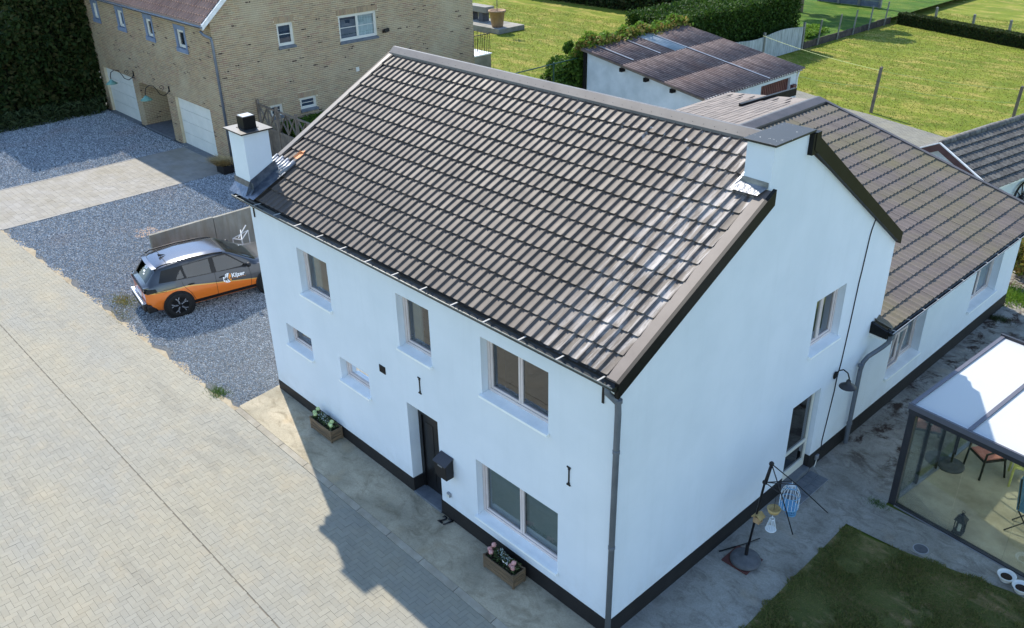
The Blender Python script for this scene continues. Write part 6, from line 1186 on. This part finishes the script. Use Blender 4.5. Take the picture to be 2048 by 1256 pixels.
def sag(a, b, s=.12, n=9): a, b = Vector(a), Vector(b); return [a.lerp(b, i/n)-Vector((0, 0, s*4*(i/n)*(1-i/n))) for i in range(n+1)]
for a, b, lab in (((-20.6, 36.5, 1.75), (-11.7, 32.2, 1.95), 'upper clothes line from the pale fence to the tall post'), ((-11.7, 32.2, 1.95), (-6.63, 35.36, 1.35), 'upper clothes line between the two line posts'), ((-13.45, 28.0, 2.15), (-11.74, 32.18, 1.25), 'lower line from the garage corner to the tall post'), ((-11.74, 32.18, 1.25), (-6.65, 35.35, .75), 'lower line between the two line posts')):
    o = MB().tube(sag(a, b), .008, 4).build('clothes_line', 'wire', None); tag(o, lab, 'line')
cf = thing('concrete_fence', 'grey concrete panel fence behind the rough grass', 'fence', (-25.5, 56.7, .4))
for i in range(4):
    x = -28.5+i*1.6; MB().box(x-.08, x+.08, 56.6, 56.8, .4, 2.3).build('post', 'post_conc', cf)
    if i < 3:
        for j in range(4): MB().box(x+.09, x+1.51, 56.67, 56.73, .42+j*.42, .82+j*.42).build('panel', 'slate_panel' if 'slate_panel' in MATS else M('slate_panel', S(104, 112, 124), S(88, 96, 108), 4, .8, island=.1).name, cf)
# terrace behind the brick house
te = thing('terrace_block', 'raised grey terrace block with railing behind the brick house', 'terrace', (-32.4, 25.2, 0)); MB().box(-33.6, -31.25, 24.3, 25.83, 0, .94).build('base', 'conc_slab', te); MB().box(-33.65, -31.2, 24.25, 25.88, .94, 1.0).build('ledge', 'sill_white', te, bevel=.01)
for i in range(12): y = 24.35+i*.133; MB().tube([(-31.3, y, 1.0), (-31.3, y, 2.05)], .014, 5).build('baluster', 'iron_black', te); MB().ball((-31.3, y, 1.85 if i % 2 else 1.25), .03, 6, 4).build('knob', 'iron_black', te)
for i in range(8): x = -33.5+i*.3; MB().tube([(x, 25.78, 1.0), (x, 25.78, 2.05)], .014, 5).build('baluster', 'iron_black', te)
MB().tube([(-31.3, 24.3, 2.05), (-31.3, 25.78, 2.05), (-33.5, 25.78, 2.05)], .022, 6).build('handrail', 'iron_black', te)
ps = MB().box(-43.5, -38.6, 33.2, 35.6, 0, .33).build('patio_slab', 'conc_slab', None, bevel=.02, kind='structure'); ps['label'] = 'low concrete patio slab on the lawn behind the brick house'
t = thing('plant_pot', 'large terracotta pot with a thin bare stem on the patio slab', 'pot', (-39.45, 33.75, .33)); MB().lathe([(.36, 0), (.40, .1), (.52, .95), (.60, .97), (.60, 1.08), (.52, 1.08), (.48, 1.0), (0, .98)], (-39.45, 33.85, .33), 24).build('pot', 'terracotta', t, smooth=True); MB().lathe([(.5, 0), (0, .04)], (-39.45, 33.85, 1.30), 16).build('soil', 'soil', t); MB().tube([(-39.45, 33.85, 1.3), (-39.43, 33.85, 2.2), (-39.46, 33.86, 3.3)], .03, 6).build('stem', 'wood_grey', t); leaves('twigs', 'leaf_dark', np.array([(-39.46, 33.86, 3.3)])+rng.normal(0, .18, (120, 3)), .08, t)
t = thing('stone_bench', 'grey stone bench with thick top on the patio slab', 'bench', (-41.6, 34.6, .33)); MB().box(-43.2, -41.1, 34.3, 35.1, .95, 1.35).build('top', 'conc_slab', t, bevel=.03); MB().box(-42.0, -41.55, 34.4, 35.0, .33, .95).build('leg', 'stone_base', t); MB().box(-43.1, -42.7, 34.4, 35.0, .33, .95).build('leg', 'stone_base', t)
sheet('far_street', [(-110, 5), (-60, 5), (-60, 26), (-110, 26)], M('asphalt', S(84, 88, 94), S(96, 100, 104), 1, .9).name, 'grey street glimpsed at the upper left', z=.01)
